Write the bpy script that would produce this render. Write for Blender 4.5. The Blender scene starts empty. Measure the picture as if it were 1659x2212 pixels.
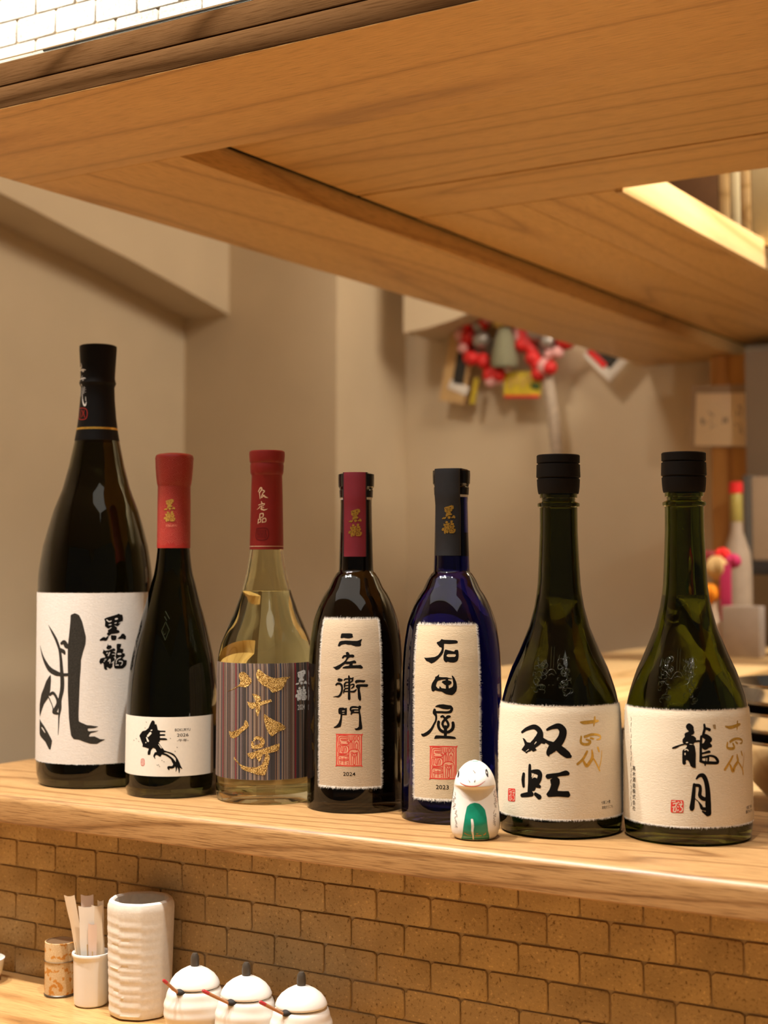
import bpy, bmesh, math, random, colorsys
from mathutils import Vector, Matrix, noise
from mathutils.geometry import delaunay_2d_cdt
random.seed(7)
PI = math.pi
SC = bpy.context.scene
COL = SC.collection

# ------------------------------------------------------------------ camera
F_PX, W_PX, H_PX = 3200.0, 1659.0, 2212.0
PITCH, YAW = math.radians(3.5), math.radians(31.98)
cd = bpy.data.cameras.new('camera'); cam = bpy.data.objects.new('camera', cd); COL.objects.link(cam)
cd.sensor_fit = 'VERTICAL'; cd.sensor_height = 32.0; cd.lens = 32.0 * F_PX / H_PX
cam.location = (0, 0, 1.10)
cam.rotation_euler = (PI / 2 + PITCH, 0, YAW)
cd.shift_y = -(H_PX / 2 - 1016.3) / H_PX
cd.clip_start = 0.02
cd.dof.use_dof = True; cd.dof.focus_distance = 1.14; cd.dof.aperture_fstop = cd.lens / 1000 / 0.0080
SC.camera = cam

# ------------------------------------------------------------------ light and exposure
SC.view_settings.view_transform = 'Standard'; SC.view_settings.look = 'None'
SC.view_settings.gamma = 1.0; SC.view_settings.use_curve_mapping = False
SC.view_settings.exposure = 0.0
SC.cycles.caustics_refractive = False; SC.cycles.caustics_reflective = False
SC.cycles.max_bounces = 14; SC.cycles.transmission_bounces = 14; SC.cycles.glossy_bounces = 5; SC.cycles.diffuse_bounces = 4
SC.cycles.sample_clamp_indirect = 4.0
wd = bpy.data.worlds.new('room_glow'); SC.world = wd; wd.use_nodes = True
bg = wd.node_tree.nodes['Background']; bg.inputs[0].default_value = (1.0, 0.86, 0.70, 1); bg.inputs[1].default_value = 0.06
def lamp(kind, loc, watts, color, size=0.03, aim=None, angle=100, blend=0.6, size_y=None):
    d = bpy.data.lights.new('lamp', kind); d.energy = watts; d.color = color
    o = bpy.data.objects.new('lamp', d); COL.objects.link(o); o.location = loc
    if kind == 'AREA':
        d.size = size
        if size_y: d.shape = 'RECTANGLE'; d.size_y = size_y
    else: d.shadow_soft_size = size
    if kind == 'SPOT': d.spot_size = math.radians(angle); d.spot_blend = blend
    if aim: o.rotation_euler = (Vector(aim) - Vector(loc)).to_track_quat('-Z', 'Y').to_euler()
    return o
WARM = (1.0, 0.895, 0.73); NEUT = (1.0, 0.945, 0.865)
# a row of recessed ceiling spots above the guests' side of the counter
for x, w in ((-1.32, 78), (-0.92, 84), (-0.30, 60)):
    lamp('SPOT', (x, 0.60, 2.30), w, NEUT, 0.022, (x + 0.10, 0.93, 0.9), 95, 0.5)
# three small spots beside them, and an added area light standing in for lit ceiling around them
for x in (-1.30, -1.05, -0.80):
    lamp('SPOT', (x, 0.40, 2.33), 14, NEUT, 0.028, (x * 0.4 - 0.25, 1.0, 1.02), 80, 0.7)
lamp('AREA', (-0.70, 0.36, 2.395), 9, NEUT, 2.6, (-0.70, 0.36, 0), size_y=0.9)
# kitchen side: ceiling lamps, a lamp from behind, and added spots as marked
lamp('AREA', (-0.28, 2.15, 2.30), 14, WARM, 0.60, (-1.8, 2.15, 1.45))
lamp('AREA', (-0.35, 1.85, 2.3), 4.5, (1.0, 0.86, 0.64), 0.3, (-0.5, 2.1, 1.6))
lamp('SPOT', (0.15, 1.85, 2.38), 160, WARM, 0.04, (-0.62, 1.80, 0.95), 62, 0.6)  # unseen spot, added to bounce light off the worktop onto the soffit
lamp('SPOT', (-1.42, 1.52, 2.38), 30, WARM, 0.04, (-1.0, 1.45, 0.85), 34, 0.5)  # unseen spot, added to brighten the worktop behind the clear bottle
lamp('SPOT', (0.22, 2.36, 2.38), 14, WARM, 0.035, (-0.62, 1.12, 0.9), 46, 0.6)
lamp('SPOT', (-1.36, 1.55, 2.36), 26, WARM, 0.12, (-1.30, 2.74, 1.50), 44, 0.9)  # added spot, unseen, to brighten the rake charm
lamp('SPOT', (-0.35, 2.20, 1.46), 3.0, WARM, 0.02, (-0.95, 2.70, 1.34), 46, 0.8)  # added under-canopy spot, out of view, to brighten the notice
lamp('SPOT', (-0.20, 1.93, 2.38), 80, WARM, 0.03, (-0.84, 1.27, 0.87), 30, 0.6)  # added spot to light the wood seen through the clear bottle

# ------------------------------------------------------------------ materials
MATS = {}
def nt(name):
    m = bpy.data.materials.new(name); m.use_nodes = True; t = m.node_tree
    b = t.nodes['Principled BSDF']; MATS[name] = m
    return m, t, b
def N(t, kind, **kw):
    n = t.nodes.new(kind)
    for k, v in kw.items():
        if k in n.inputs: n.inputs[k].default_value = v
        else: setattr(n, k, v)
    return n
def ramp(t, stops, interp='LINEAR'):
    n = t.nodes.new('ShaderNodeValToRGB'); cr = n.color_ramp; cr.interpolation = interp
    while len(cr.elements) < len(stops): cr.elements.new(0.5)
    for e, (p, c) in zip(cr.elements, stops): e.position = p; e.color = (*c, 1)
    return n
def bump(t, b, src, strength, dist=0.001):
    n = t.nodes.new('ShaderNodeBump'); n.inputs['Strength'].default_value = strength; n.inputs['Distance'].default_value = dist
    t.links.new(src, n.inputs['Height']); t.links.new(n.outputs[0], b.inputs['Normal'])
def plain(name, col, rough=0.5, metal=0.0, spec=0.5, coat=0.0, var=0.06, vscale=60.0, bmp=0.0):
    m, t, b = nt(name)
    b.inputs['Roughness'].default_value = rough; b.inputs['Metallic'].default_value = metal
    b.inputs['Specular IOR Level'].default_value = spec; b.inputs['Coat Weight'].default_value = coat
    tc = N(t, 'ShaderNodeTexCoord'); no = N(t, 'ShaderNodeTexNoise', Scale=vscale, Detail=3.0)
    t.links.new(tc.outputs['Object'], no.inputs['Vector'])
    lo = tuple(max(0, c * (1 - var)) for c in col); hi = tuple(min(1, c * (1 + var)) for c in col)
    r = ramp(t, [(0.3, lo), (0.7, hi)]); t.links.new(no.outputs[0], r.inputs[0]); t.links.new(r.outputs[0], b.inputs['Base Color'])
    if bmp: bump(t, b, no.outputs[0], bmp)
    return m
def wood(name, light, dark, axis, rough=0.45, rings=26.0, grain=0.25, coat=0.1):
    m, t, b = nt(name)
    tc = N(t, 'ShaderNodeTexCoord'); mp = N(t, 'ShaderNodeMapping')
    sc = [1.0, 1.0, 1.0]; sc[axis] = 0.10
    mp.inputs['Scale'].default_value = sc; t.links.new(tc.outputs['Object'], mp.inputs['Vector'])
    oi = N(t, 'ShaderNodeObjectInfo'); ad = N(t, 'ShaderNodeVectorMath', operation='ADD')
    mu = N(t, 'ShaderNodeMath', operation='MULTIPLY'); mu.inputs[1].default_value = 7.0
    t.links.new(oi.outputs['Random'], mu.inputs[0]); t.links.new(mp.outputs[0], ad.inputs[0]); t.links.new(mu.outputs[0], ad.inputs[1])
    n1 = N(t, 'ShaderNodeTexNoise', Scale=5.0, Detail=2.0, Roughness=0.45); t.links.new(ad.outputs[0], n1.inputs['Vector'])
    k = N(t, 'ShaderNodeMath', operation='MULTIPLY'); k.inputs[1].default_value = rings; t.links.new(n1.outputs[0], k.inputs[0])
    fr = N(t, 'ShaderNodeMath', operation='PINGPONG'); fr.inputs[1].default_value = 1.0; t.links.new(k.outputs[0], fr.inputs[0])
    r1 = ramp(t, [(0.0, tuple(.8 * c for c in dark)), (0.07, dark), (0.22, tuple(.35 * a + .65 * c for a, c in zip(dark, light))), (0.55, light), (1.0, tuple(.2 * a + .8 * c for a, c in zip(dark, light)))]); t.links.new(fr.outputs[0], r1.inputs[0])
    mp2 = N(t, 'ShaderNodeMapping'); s2 = [1100.0] * 3; s2[axis] = 40.0
    mp2.inputs['Scale'].default_value = s2; t.links.new(tc.outputs['Object'], mp2.inputs['Vector'])
    n2 = N(t, 'ShaderNodeTexNoise', Scale=1.0, Detail=3.0, Roughness=0.6); t.links.new(mp2.outputs[0], n2.inputs['Vector'])
    r2 = ramp(t, [(0.32, (0.45, 0.38, 0.32)), (0.52, (1, 1, 1))]); t.links.new(n2.outputs[0], r2.inputs[0])
    mx = N(t, 'ShaderNodeMix', data_type='RGBA', blend_type='MULTIPLY'); mx.inputs[0].default_value = grain
    t.links.new(r1.outputs[0], mx.inputs[6]); t.links.new(r2.outputs[0], mx.inputs[7]); t.links.new(mx.outputs[2], b.inputs['Base Color'])
    b.inputs['Roughness'].default_value = rough; b.inputs['Coat Weight'].default_value = coat; b.inputs['Coat Roughness'].default_value = 0.25
    bump(t, b, n2.outputs[0], 0.25, 0.0006)
    return m
def emit(name, col, s):
    m, t, b = nt(name); b.inputs['Base Color'].default_value = (*col, 1)
    b.inputs['Emission Color'].default_value = (*col, 1); b.inputs['Emission Strength'].default_value = s
    return m
def glass(name, overall, ior=1.5, rough=0.015):
    m, t, b = nt(name)
    b.inputs['Base Color'].default_value = (*[c ** 0.5 for c in overall], 1)
    b.inputs['Transmission Weight'].default_value = 1.0; b.inputs['Roughness'].default_value = rough; b.inputs['IOR'].default_value = ior
    return m
def washi(name, col, var=0.10):
    m, t, b = nt(name)
    tc = N(t, 'ShaderNodeTexCoord'); mp = N(t, 'ShaderNodeMapping'); mp.inputs['Scale'].default_value = (300, 300, 900)
    t.links.new(tc.outputs['Object'], mp.inputs['Vector'])
    n = N(t, 'ShaderNodeTexNoise', Scale=1.0, Detail=4.0, Roughness=0.6, Distortion=1.5); t.links.new(mp.outputs[0], n.inputs['Vector'])
    r = ramp(t, [(0.3, tuple(c * (1 - var) for c in col)), (0.65, col)]); t.links.new(n.outputs[0], r.inputs[0])
    v = N(t, 'ShaderNodeTexVoronoi', Scale=130.0, Randomness=1.0); t.links.new(tc.outputs['Object'], v.inputs['Vector'])
    r2 = ramp(t, [(0.025, (0.55, 0.42, 0.30)), (0.05, (1, 1, 1))]); t.links.new(v.outputs['Distance'], r2.inputs[0])
    mx = N(t, 'ShaderNodeMix', data_type='RGBA', blend_type='MULTIPLY'); mx.inputs[0].default_value = 0.25
    t.links.new(r.outputs[0], mx.inputs[6]); t.links.new(r2.outputs[0], mx.inputs[7]); t.links.new(mx.outputs[2], b.inputs['Base Color'])
    b.inputs['Roughness'].default_value = 0.9; b.inputs['Specular IOR Level'].default_value = 0.1
    bump(t, b, n.outputs[0], 0.5, 0.0004)
    return m

OAK_L, OAK_D = (0.74, 0.455, 0.175), (0.61, 0.350, 0.125)
m_ledge = wood('ledge_oak', (0.45, 0.255, 0.100), (0.29, 0.142, 0.047), 0, 0.42, 55, 0.9, 0.10)
m_counter = wood('counter_oak', (0.60, 0.35, 0.135), (0.40, 0.20, 0.065), 0, 0.4, 30, 0.8, 0.2)
m_oakx = wood('soffit_oak_along', OAK_L, OAK_D, 0, 0.5, 20, 0.6, 0.08)
m_oaky = wood('soffit_oak_across', OAK_L, OAK_D, 1, 0.5, 20, 0.6, 0.08)
m_fascia = wood('shaded_fascia_oak', (0.100, 0.049, 0.019), (0.055, 0.025, 0.009), 0, 1.0, 24, 0.6, 0.0); m_fascia.node_tree.nodes['Principled BSDF'].inputs['Specular IOR Level'].default_value = 0.0  # same oak as the soffit, darkened so its colour carries the shade
m_post = wood('post_oak', (0.62, 0.31, 0.085), (0.42, 0.18, 0.045), 2, 0.5, 20)
m_pale = wood('pale_worktop_wood', (0.74, 0.50, 0.24), (0.60, 0.37, 0.15), 1, 0.4, 16, 0.2)
m_plaster = plain('plaster', (0.66, 0.53, 0.37), 0.9, var=0.03, vscale=8, spec=0.2)
m_ceil = plain('ceiling_paint', (0.75, 0.66, 0.52), 0.9, var=0.02, vscale=4)
m_floor = plain('floor_tile', (0.16, 0.12, 0.09), 0.6, var=0.1, vscale=5)
m_mortar = plain('mortar', (0.44, 0.33, 0.20), 0.95, var=0.12, vscale=250, spec=0.1)
def stone(name, col, pit):
    m, t, b = nt(name)
    tc = N(t, 'ShaderNodeTexCoord'); oi = N(t, 'ShaderNodeObjectInfo')
    ad = N(t, 'ShaderNodeVectorMath', operation='ADD'); t.links.new(tc.outputs['Object'], ad.inputs[0]); t.links.new(oi.outputs['Location'], ad.inputs[1])
    n = N(t, 'ShaderNodeTexNoise', Scale=420.0, Detail=4.0, Roughness=0.6); t.links.new(ad.outputs[0], n.inputs['Vector'])
    r = ramp(t, [(0.30, pit), (0.42, col), (0.60, col), (0.72, tuple(min(1, c * 1.55) for c in col))]); t.links.new(n.outputs[0], r.inputs[0])
    n2 = N(t, 'ShaderNodeTexNoise', Scale=35.0, Detail=2.0); t.links.new(ad.outputs[0], n2.inputs['Vector'])
    r2 = ramp(t, [(0.3, (0.82, 0.82, 0.82)), (0.7, (1, 1, 1))]); t.links.new(n2.outputs[0], r2.inputs[0])
    mx = N(t, 'ShaderNodeMix', data_type='RGBA', blend_type='MULTIPLY'); mx.inputs[0].default_value = 1.0
    t.links.new(r.outputs[0], mx.inputs[6]); t.links.new(r2.outputs[0], mx.inputs[7]); t.links.new(mx.outputs[2], b.inputs['Base Color'])
    b.inputs['Roughness'].default_value = 0.85; b.inputs['Specular IOR Level'].default_value = 0.2
    bump(t, b, n.outputs[0], 0.6, 0.0008)
    return m
m_brick = stone('tumbled_stone', (0.47, 0.335, 0.170), (0.19, 0.115, 0.05))
m_brick_up = stone('lit_tumbled_stone', (0.50, 0.455, 0.385), (0.30, 0.26, 0.21))  # same stone as below, paler to carry the strip's light in its colour

# ------------------------------------------------------------------ mesh helpers
class MB:
    def __init__(s): s.v = []; s.f = []; s.mi = []; s.uv = {}
    def add(s, vs, fs, mi=0, uv=None):
        b = len(s.v); s.v += [tuple(v) for v in vs]
        for f in fs: s.f.append(tuple(b + i for i in f)); s.mi.append(mi)
        if uv:
            for i, q in enumerate(uv): s.uv[b + i] = q
        return b
    def box(s, x0, x1, y0, y1, z0, z1, bev=0.0, mi=0, mat=None):
        if bev <= 0:
            v = [(x, y, z) for z in (z0, z1) for y in (y0, y1) for x in (x0, x1)]
            f = [(0, 2, 3, 1), (4, 5, 7, 6), (0, 1, 5, 4), (2, 6, 7, 3), (0, 4, 6, 2), (1, 3, 7, 5)]
        else:
            bm = bmesh.new(); bmesh.ops.create_cube(bm, size=1)
            for q in bm.verts: q.co = Vector(((x0 + x1) / 2 + q.co.x * (x1 - x0), (y0 + y1) / 2 + q.co.y * (y1 - y0), (z0 + z1) / 2 + q.co.z * (z1 - z0)))
            bmesh.ops.bevel(bm, geom=bm.edges[:], offset=bev, segments=2, affect='EDGES', profile=0.6)
            bm.verts.index_update(); v = [q.co[:] for q in bm.verts]; f = [tuple(q.index for q in g.verts) for g in bm.faces]; bm.free()
        if mat: v = [mat @ Vector(q) for q in v]
        s.add(v, f, mi)
    def lathe(s, prof, seg=96, c=(0, 0, 0), mi=0, mod=None):
        vs = []; idx = []
        for r, z in prof:
            if r <= 1e-7: idx.append([len(vs)]); vs.append((c[0], c[1], c[2] + z))
            else:
                row = []
                for i in range(seg):
                    a = 2 * PI * i / seg; rr = r if mod is None else mod(r, a, z)
                    row.append(len(vs)); vs.append((c[0] + rr * math.cos(a), c[1] + rr * math.sin(a), c[2] + z))
                idx.append(row)
        fs = []
        for a, b in zip(idx, idx[1:]):
            if len(a) == 1 and len(b) == 1: continue
            for i in range(seg):
                j = (i + 1) % seg
                if len(a) == 1: fs.append((a[0], b[j], b[i]))
                elif len(b) == 1: fs.append((a[i], a[j], b[0]))
                else: fs.append((a[i], a[j], b[j], b[i]))
        s.add(vs, fs, mi)
    def tube(s, pts, rad, seg=10, mi=0, cap=True):
        pts = [Vector(p) for p in pts]; n = len(pts); rr = rad if isinstance(rad, (list, tuple)) else [rad] * n
        vs = []; fs = []; up = None
        for i, p in enumerate(pts):
            d = (pts[min(i + 1, n - 1)] - pts[max(i - 1, 0)]).normalized()
            if up is None: up = d.orthogonal().normalized()
            up = (up - d * up.dot(d)).normalized(); w = d.cross(up)
            for k in range(seg):
                a = 2 * PI * k / seg; vs.append(p + (up * math.cos(a) + w * math.sin(a)) * rr[i])
        for i in range(n - 1):
            for k in range(seg):
                j = (k + 1) % seg; fs.append((i * seg + k, i * seg + j, (i + 1) * seg + j, (i + 1) * seg + k))
        if cap: fs.append(tuple(range(seg))[::-1]); fs.append(tuple((n - 1) * seg + k for k in range(seg)))
        s.add(vs, fs, mi)
    def ball(s, c, r, u=16, v=10, sc=(1, 1, 1), mi=0):
        s.lathe([(0 if k in (0, v) else r * math.sin(PI * k / v), -r * math.cos(PI * k / v) * sc[2]) for k in range(v + 1)], u, c, mi)
def obj(name, mb, mats, parent=None, smooth=True, fix=True, angle=35, loc=None):
    me = bpy.data.meshes.new(name); me.from_pydata([tuple(v) for v in mb.v], [], mb.f)
    mats = mats if isinstance(mats, (list, tuple)) else [mats]
    for m in mats: me.materials.append(m)
    if len(mats) > 1: me.polygons.foreach_set('material_index', mb.mi)
    if mb.uv:
        uvl = me.uv_layers.new(name='uv')
        for l in me.loops: uvl.data[l.index].uv = mb.uv.get(l.vertex_index, (0, 0))
    if fix:
        bm = bmesh.new(); bm.from_mesh(me); bmesh.ops.recalc_face_normals(bm, faces=bm.faces[:]); bm.to_mesh(me); bm.free()
    if smooth:
        me.polygons.foreach_set('use_smooth', [True] * len(me.polygons)); me.set_sharp_from_angle(angle=math.radians(angle))
    me.update()
    o = bpy.data.objects.new(name, me); COL.objects.link(o)
    if parent: o.parent = parent
    if loc: o.location = loc
    return o
def thing(name, label, cat, loc=(0, 0, 0), group=None, rz=0):
    o = bpy.data.objects.new(name, None); COL.objects.link(o); o.location = loc; o.rotation_euler = (0, 0, rz); o.empty_display_size = 0.02
    o['label'] = label; o['category'] = cat
    if group: o['group'] = group
    return o
def tag(o, label, cat, group=None):
    o['label'] = label; o['category'] = cat
    if group: o['group'] = group
    return o
def struct(name, mb, mat, **kw):
    o = obj(name, mb, mat, **kw); o['kind'] = 'structure'; return o
def B1(*a, **k): mb = MB(); mb.box(*a, **k); return mb

# ------------------------------------------------------------------ room shell
struct('floor', B1(-2.3, 1.6, -2.5, 3.2, -0.05, 0), m_floor)
struct('ceiling', B1(-2.3, 1.6, -2.5, 3.2, 2.42, 2.47), m_ceil)
struct('wall_left', B1(-2.15, -2.05, -2.5, 2.47, 0, 2.42), m_plaster)
struct('wall_back_left', B1(-2.15, -1.655, 2.47, 2.90, 0, 2.42), m_plaster)
struct('wall_back', B1(-1.655, 1.6, 2.74, 2.90, 0, 2.42), m_plaster)
def haunch(name, x0, x1, pts, flip=False):
    # plaster beam of constant width whose underside follows pts (y, z)
    mb = MB(); v = []; n = len(pts)
    for x in (x0, x1):
        for y, z in pts: v.append((x, y, z))
        for y, z in pts: v.append((x, y, 2.42))
    f = []
    for i in range(n - 1):
        f += [(i, i + 1, 2 * n + i + 1, 2 * n + i), (i, n + i, n + i + 1, i + 1), (2 * n + i, 2 * n + i + 1, 3 * n + i + 1, 3 * n + i), (n + i, 3 * n + i, 3 * n + i + 1, n + i + 1)]
    f += [(0, 2 * n, 3 * n, n), (n - 1, 2 * n - 1, 4 * n - 1, 3 * n - 1)]
    mb.add(v, f); return struct(name, mb, m_plaster, angle=60)
arc = [(1.1, 1.80), (1.35, 1.795), (1.6, 1.775), (1.75, 1.757), (1.9, 1.732), (2.0, 1.713), (2.15, 1.688), (2.3, 1.658), (2.47, 1.622)]
haunch('trim_1', -2.05, -1.93, arc)
# small haunched plaster beam on the back wall, beside the return
mb = MB(); bp = [(-1.576, 1.571), (-1.52, 1.576), (-1.458, 1.588), (-1.38, 1.61), (-1.2, 1.66)]; n = len(bp); v = []
for y in (2.60, 2.74):
    v += [(x, y, z) for x, z in bp] + [(x, y, 2.42) for x, z in bp]
f = []
for i in range(n - 1): f += [(i, i + 1, 2 * n + i + 1, 2 * n + i), (i, n + i, n + i + 1, i + 1)]
f += [(n - 1, 2 * n - 1, 4 * n - 1, 3 * n - 1), (0, 2 * n, 3 * n, n)]
mb.add(v, f); struct('trim_2', mb, m_plaster, angle=60)

# ------------------------------------------------------------------ stone-faced wall under the ledge and above the canopy
def stone_mesh(w, h, seed, p=0.0009):
    rnd = random.Random(seed); c = 0.0020; g = 0.00055; hw, hh = w / 2 - g, h / 2 - g; v = []
    j = lambda s: rnd.uniform(-s, s)
    base = [(-hw + c, -hh), (hw - c, -hh), (hw, -hh + c), (hw, hh - c), (hw - c, hh), (-hw + c, hh), (-hw, hh - c), (-hw, -hh + c)]
    base = [(x + j(.0005), z + j(.0004)) for x, z in base]
    for x, z in base: v.append((x * .982, -p - .0004 + j(.00025), z * .965))
    for x, z in base: v.append((x, -p + .0004, z))
    for x, z in base: v.append((x, .002, z))
    f = [tuple(range(8))] + [(k + i, k + (i + 1) % 8, k + 8 + (i + 1) % 8, k + 8 + i) for k in (0, 8) for i in range(8)]
    mb = MB(); mb.add(v, f); return mb
def stone_wall(wall, rows, x0, x1, pitch, mat, seed):
    protos = []
    rnd = random.Random(seed)
    for i, (zb, zt, off) in enumerate(rows):
        x = off
        while x - pitch > x0: x -= pitch
        while x < x1:
            k = rnd.randrange(6)
            if len(protos) <= 5:
                o = obj('brick', stone_mesh(pitch, 0.0233, seed + len(protos)), mat, wall, smooth=True, angle=50); protos.append(o)
            else:
                o = protos[k].copy(); COL.objects.link(o); o.parent = wall
            o.location = (x + pitch / 2, 0.965, (zb + zt) / 2)
            x += pitch
wl = struct('wall_front', B1(-1.60, 1.2, 0.9655, 1.06, 0, 0.8755), m_mortar)
Zc = [0.8748, 0.8515, 0.8282, 0.8049, 0.7816, 0.7583, 0.7350]
stone_wall(wl, [(Zc[i + 1], Zc[i], -0.9885 if i % 2 else -0.9636) for i in range(6)], -1.58, 0.30, 0.0475, m_brick, 11)
wu = struct('wall_upper', B1(-1.10, 1.2, 0.9655, 1.06, 1.531, 2.42), m_mortar)
stone_wall(wu, [(1.5332 + .0233 * i, 1.5565 + .0233 * i, -0.9800 if i % 2 else -0.9551) for i in range(8)], -1.09, 0.35, 0.049, m_brick_up, 41)

# ------------------------------------------------------------------ counter and ledge
def slab(name, x0, x1, y0, y1, z0, z1, r, mat, seg=5):
    # board along X with rounded front edges
    pr = []
    for i in range(seg + 1):
        a = PI / 2 * i / seg; pr.append((y0 + r - r * math.sin(a), z0 + r * 0.35 * (1 - math.cos(a)) if False else z0 + r * 0.2 - r * 0.2 * math.cos(a)))
    pr = pr[:1] + pr[1:]
    prof = [(y1, z0), (y0 + r * .2, z0)] + [(y0 + r * .2 - r * .2 * math.sin(PI / 2 * i / seg), z0 + r * .2 - r * .2 * math.cos(PI / 2 * i / seg)) for i in range(1, seg + 1)]
    prof += [(y0 + r - r * math.cos(PI / 2 * i / seg), z1 - r + r * math.sin(PI / 2 * i / seg)) for i in range(seg + 1)] + [(y1, z1)]
    mb = MB(); n = len(prof); nx = 12
    for k in range(nx + 1):
        x = x0 + (x1 - x0) * k / nx; mb.v += [(x, y, z) for y, z in prof]
    for k in range(nx):
        for i in range(n):
            j = (i + 1) % n; mb.f.append((k * n + i, k * n + j, (k + 1) * n + j, (k + 1) * n + i)); mb.mi.append(0)
    mb.f.append(tuple(range(n))); mb.f.append(tuple(nx * n + i for i in range(n))); mb.mi += [0, 0]
    return obj(name, mb, mat, angle=40)
tag(slab('counter_ledge', -1.105, 0.5, 0.918, 1.178, 0.8757, 0.9, 0.0065, m_ledge), 'raised oak ledge with rounded front edge that carries the row of bottles', 'shelf')
tag(slab('dining_counter', -1.60, 1.2, 0.42, 0.9645, 0.697, 0.7347, 0.008, m_counter), 'lower oak dining counter in front of the stone-faced wall', 'counter')

# ------------------------------------------------------------------ overhead canopy
hood = thing('overhead_canopy', 'oak canopy of boards with a deep front edge hanging above the bottles', 'canopy', (-0.3, 1.7, 1.4835))
def hp(name, x0, x1, y0, y1, z0, z1, mat, bev=0.0015):
    mb = MB(); mb.box(x0 + .3, x1 + .3, y0 - 1.7, y1 - 1.7, z0 - 1.4835, z1 - 1.4835, bev); return obj(name, mb, mat, hood)
hp('front_board', -1.10, 0.5, 0.8785, 1.0735, 1.4835, 1.5025, m_oakx)
o = hp('fascia_board', -1.10, 0.5, 0.8777, 0.896, 1.4842, 1.5027, m_fascia, 0.001); o['label'] = 'lower oak fascia board darkened for shade'
o = hp('fascia_board', -1.10, 0.5, 0.8772, 0.896, 1.5034, 1.5234, m_fascia, 0.001); o['label'] = 'upper oak fascia board darkened for shade'
hp('side_beam', -1.10, -0.899, 1.0738, 2.735, 1.4835, 1.53, m_oaky)
hp('soffit_plank', -0.8925, 0.5, 1.0738, 1.373, 1.508, 1.53, m_oakx, 0.0022)
hp('soffit_plank', -0.8925, 0.5, 1.3775, 1.500, 1.508, 1.53, m_oakx, 0.0022)
hp('soffit_plank', -0.8925, -0.7535, 1.502, 2.735, 1.508, 1.53, m_oaky, 0.0012)
hp('soffit_plank', -0.7525, -0.6385, 1.502, 2.735, 1.508, 1.53, m_oaky, 0.0012)
m_gap_shade = plain('gap_shade_black', (0.010, 0.007, 0.005), 0.9, spec=0.1); hp('gap_shade_board', -0.898, 0.5, 0.90, 1.4985, 1.5305, 1.536, m_gap_shade, 0); hp('gap_shade_board', -0.898, -0.645, 1.499, 2.735, 1.5305, 1.536, m_gap_shade, 0)  # near-black boards added above the planks to paint the gaps dark
hp('gap_shade_strip', -0.8987, -0.8928, 1.0740, 2.735, 1.5090, 1.5300, m_gap_shade, 0)['label'] = 'black strip standing in for shade in the joint'  # black strip added in the joint in place of its shade
hp('opening_trim', -0.637, -0.628, 1.502, 2.735, 1.505, 1.545, m_pale, 0.001)
hp('support_post', -0.942, -0.866, 2.66, 2.735, 0.0, 1.4830, m_post, 0.003)
m_gl = glass('pane_glass', (0.75, 0.92, 0.85)); o = hp('glass_pane', -1.10, 0.5, 0.8778, 0.8838, 1.5238, 1.5272, m_gl, 0.0004)
m_led = emit('led_diffuser', (1.0, 0.93, 0.82), 2.4)
hp('strip_light', -1.08, 0.40, 0.905, 0.925, 1.5030, 1.512, m_led, 0)['label'] = 'slim strip light behind the fascia'
# the lit cupboard seen through the opening
m_cream = plain('cream_board', (0.85, 0.72, 0.46), 0.7, var=0.03)
m_dark = plain('dark_walnut', (0.13, 0.055, 0.02), 0.5)
for nm, x0, x1, mt in (('dark_panel', -.83, -.6925, m_dark), ('cupboard_post', -.692, -.676, m_pale), ('cream_strip', -.6755, -.6610, m_cream), ('cupboard_post', -.6605, -.6460, m_pale), ('cream_panel', -.6455, .4, m_cream)):
    hp(nm, x0, x1, 2.0, 2.02, 1.5365, 1.80, mt)
mb = MB(); mb.tube([(-.650 + .3, 1.61 - 1.7, 1.540 - 1.4835), (-.650 + .3, 1.735 - 1.7, 1.540 - 1.4835)], .010, 16); obj('tube_lamp', mb, emit('tube_glow', (1.0, 0.90, 0.60), 1.6), hood)

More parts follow.
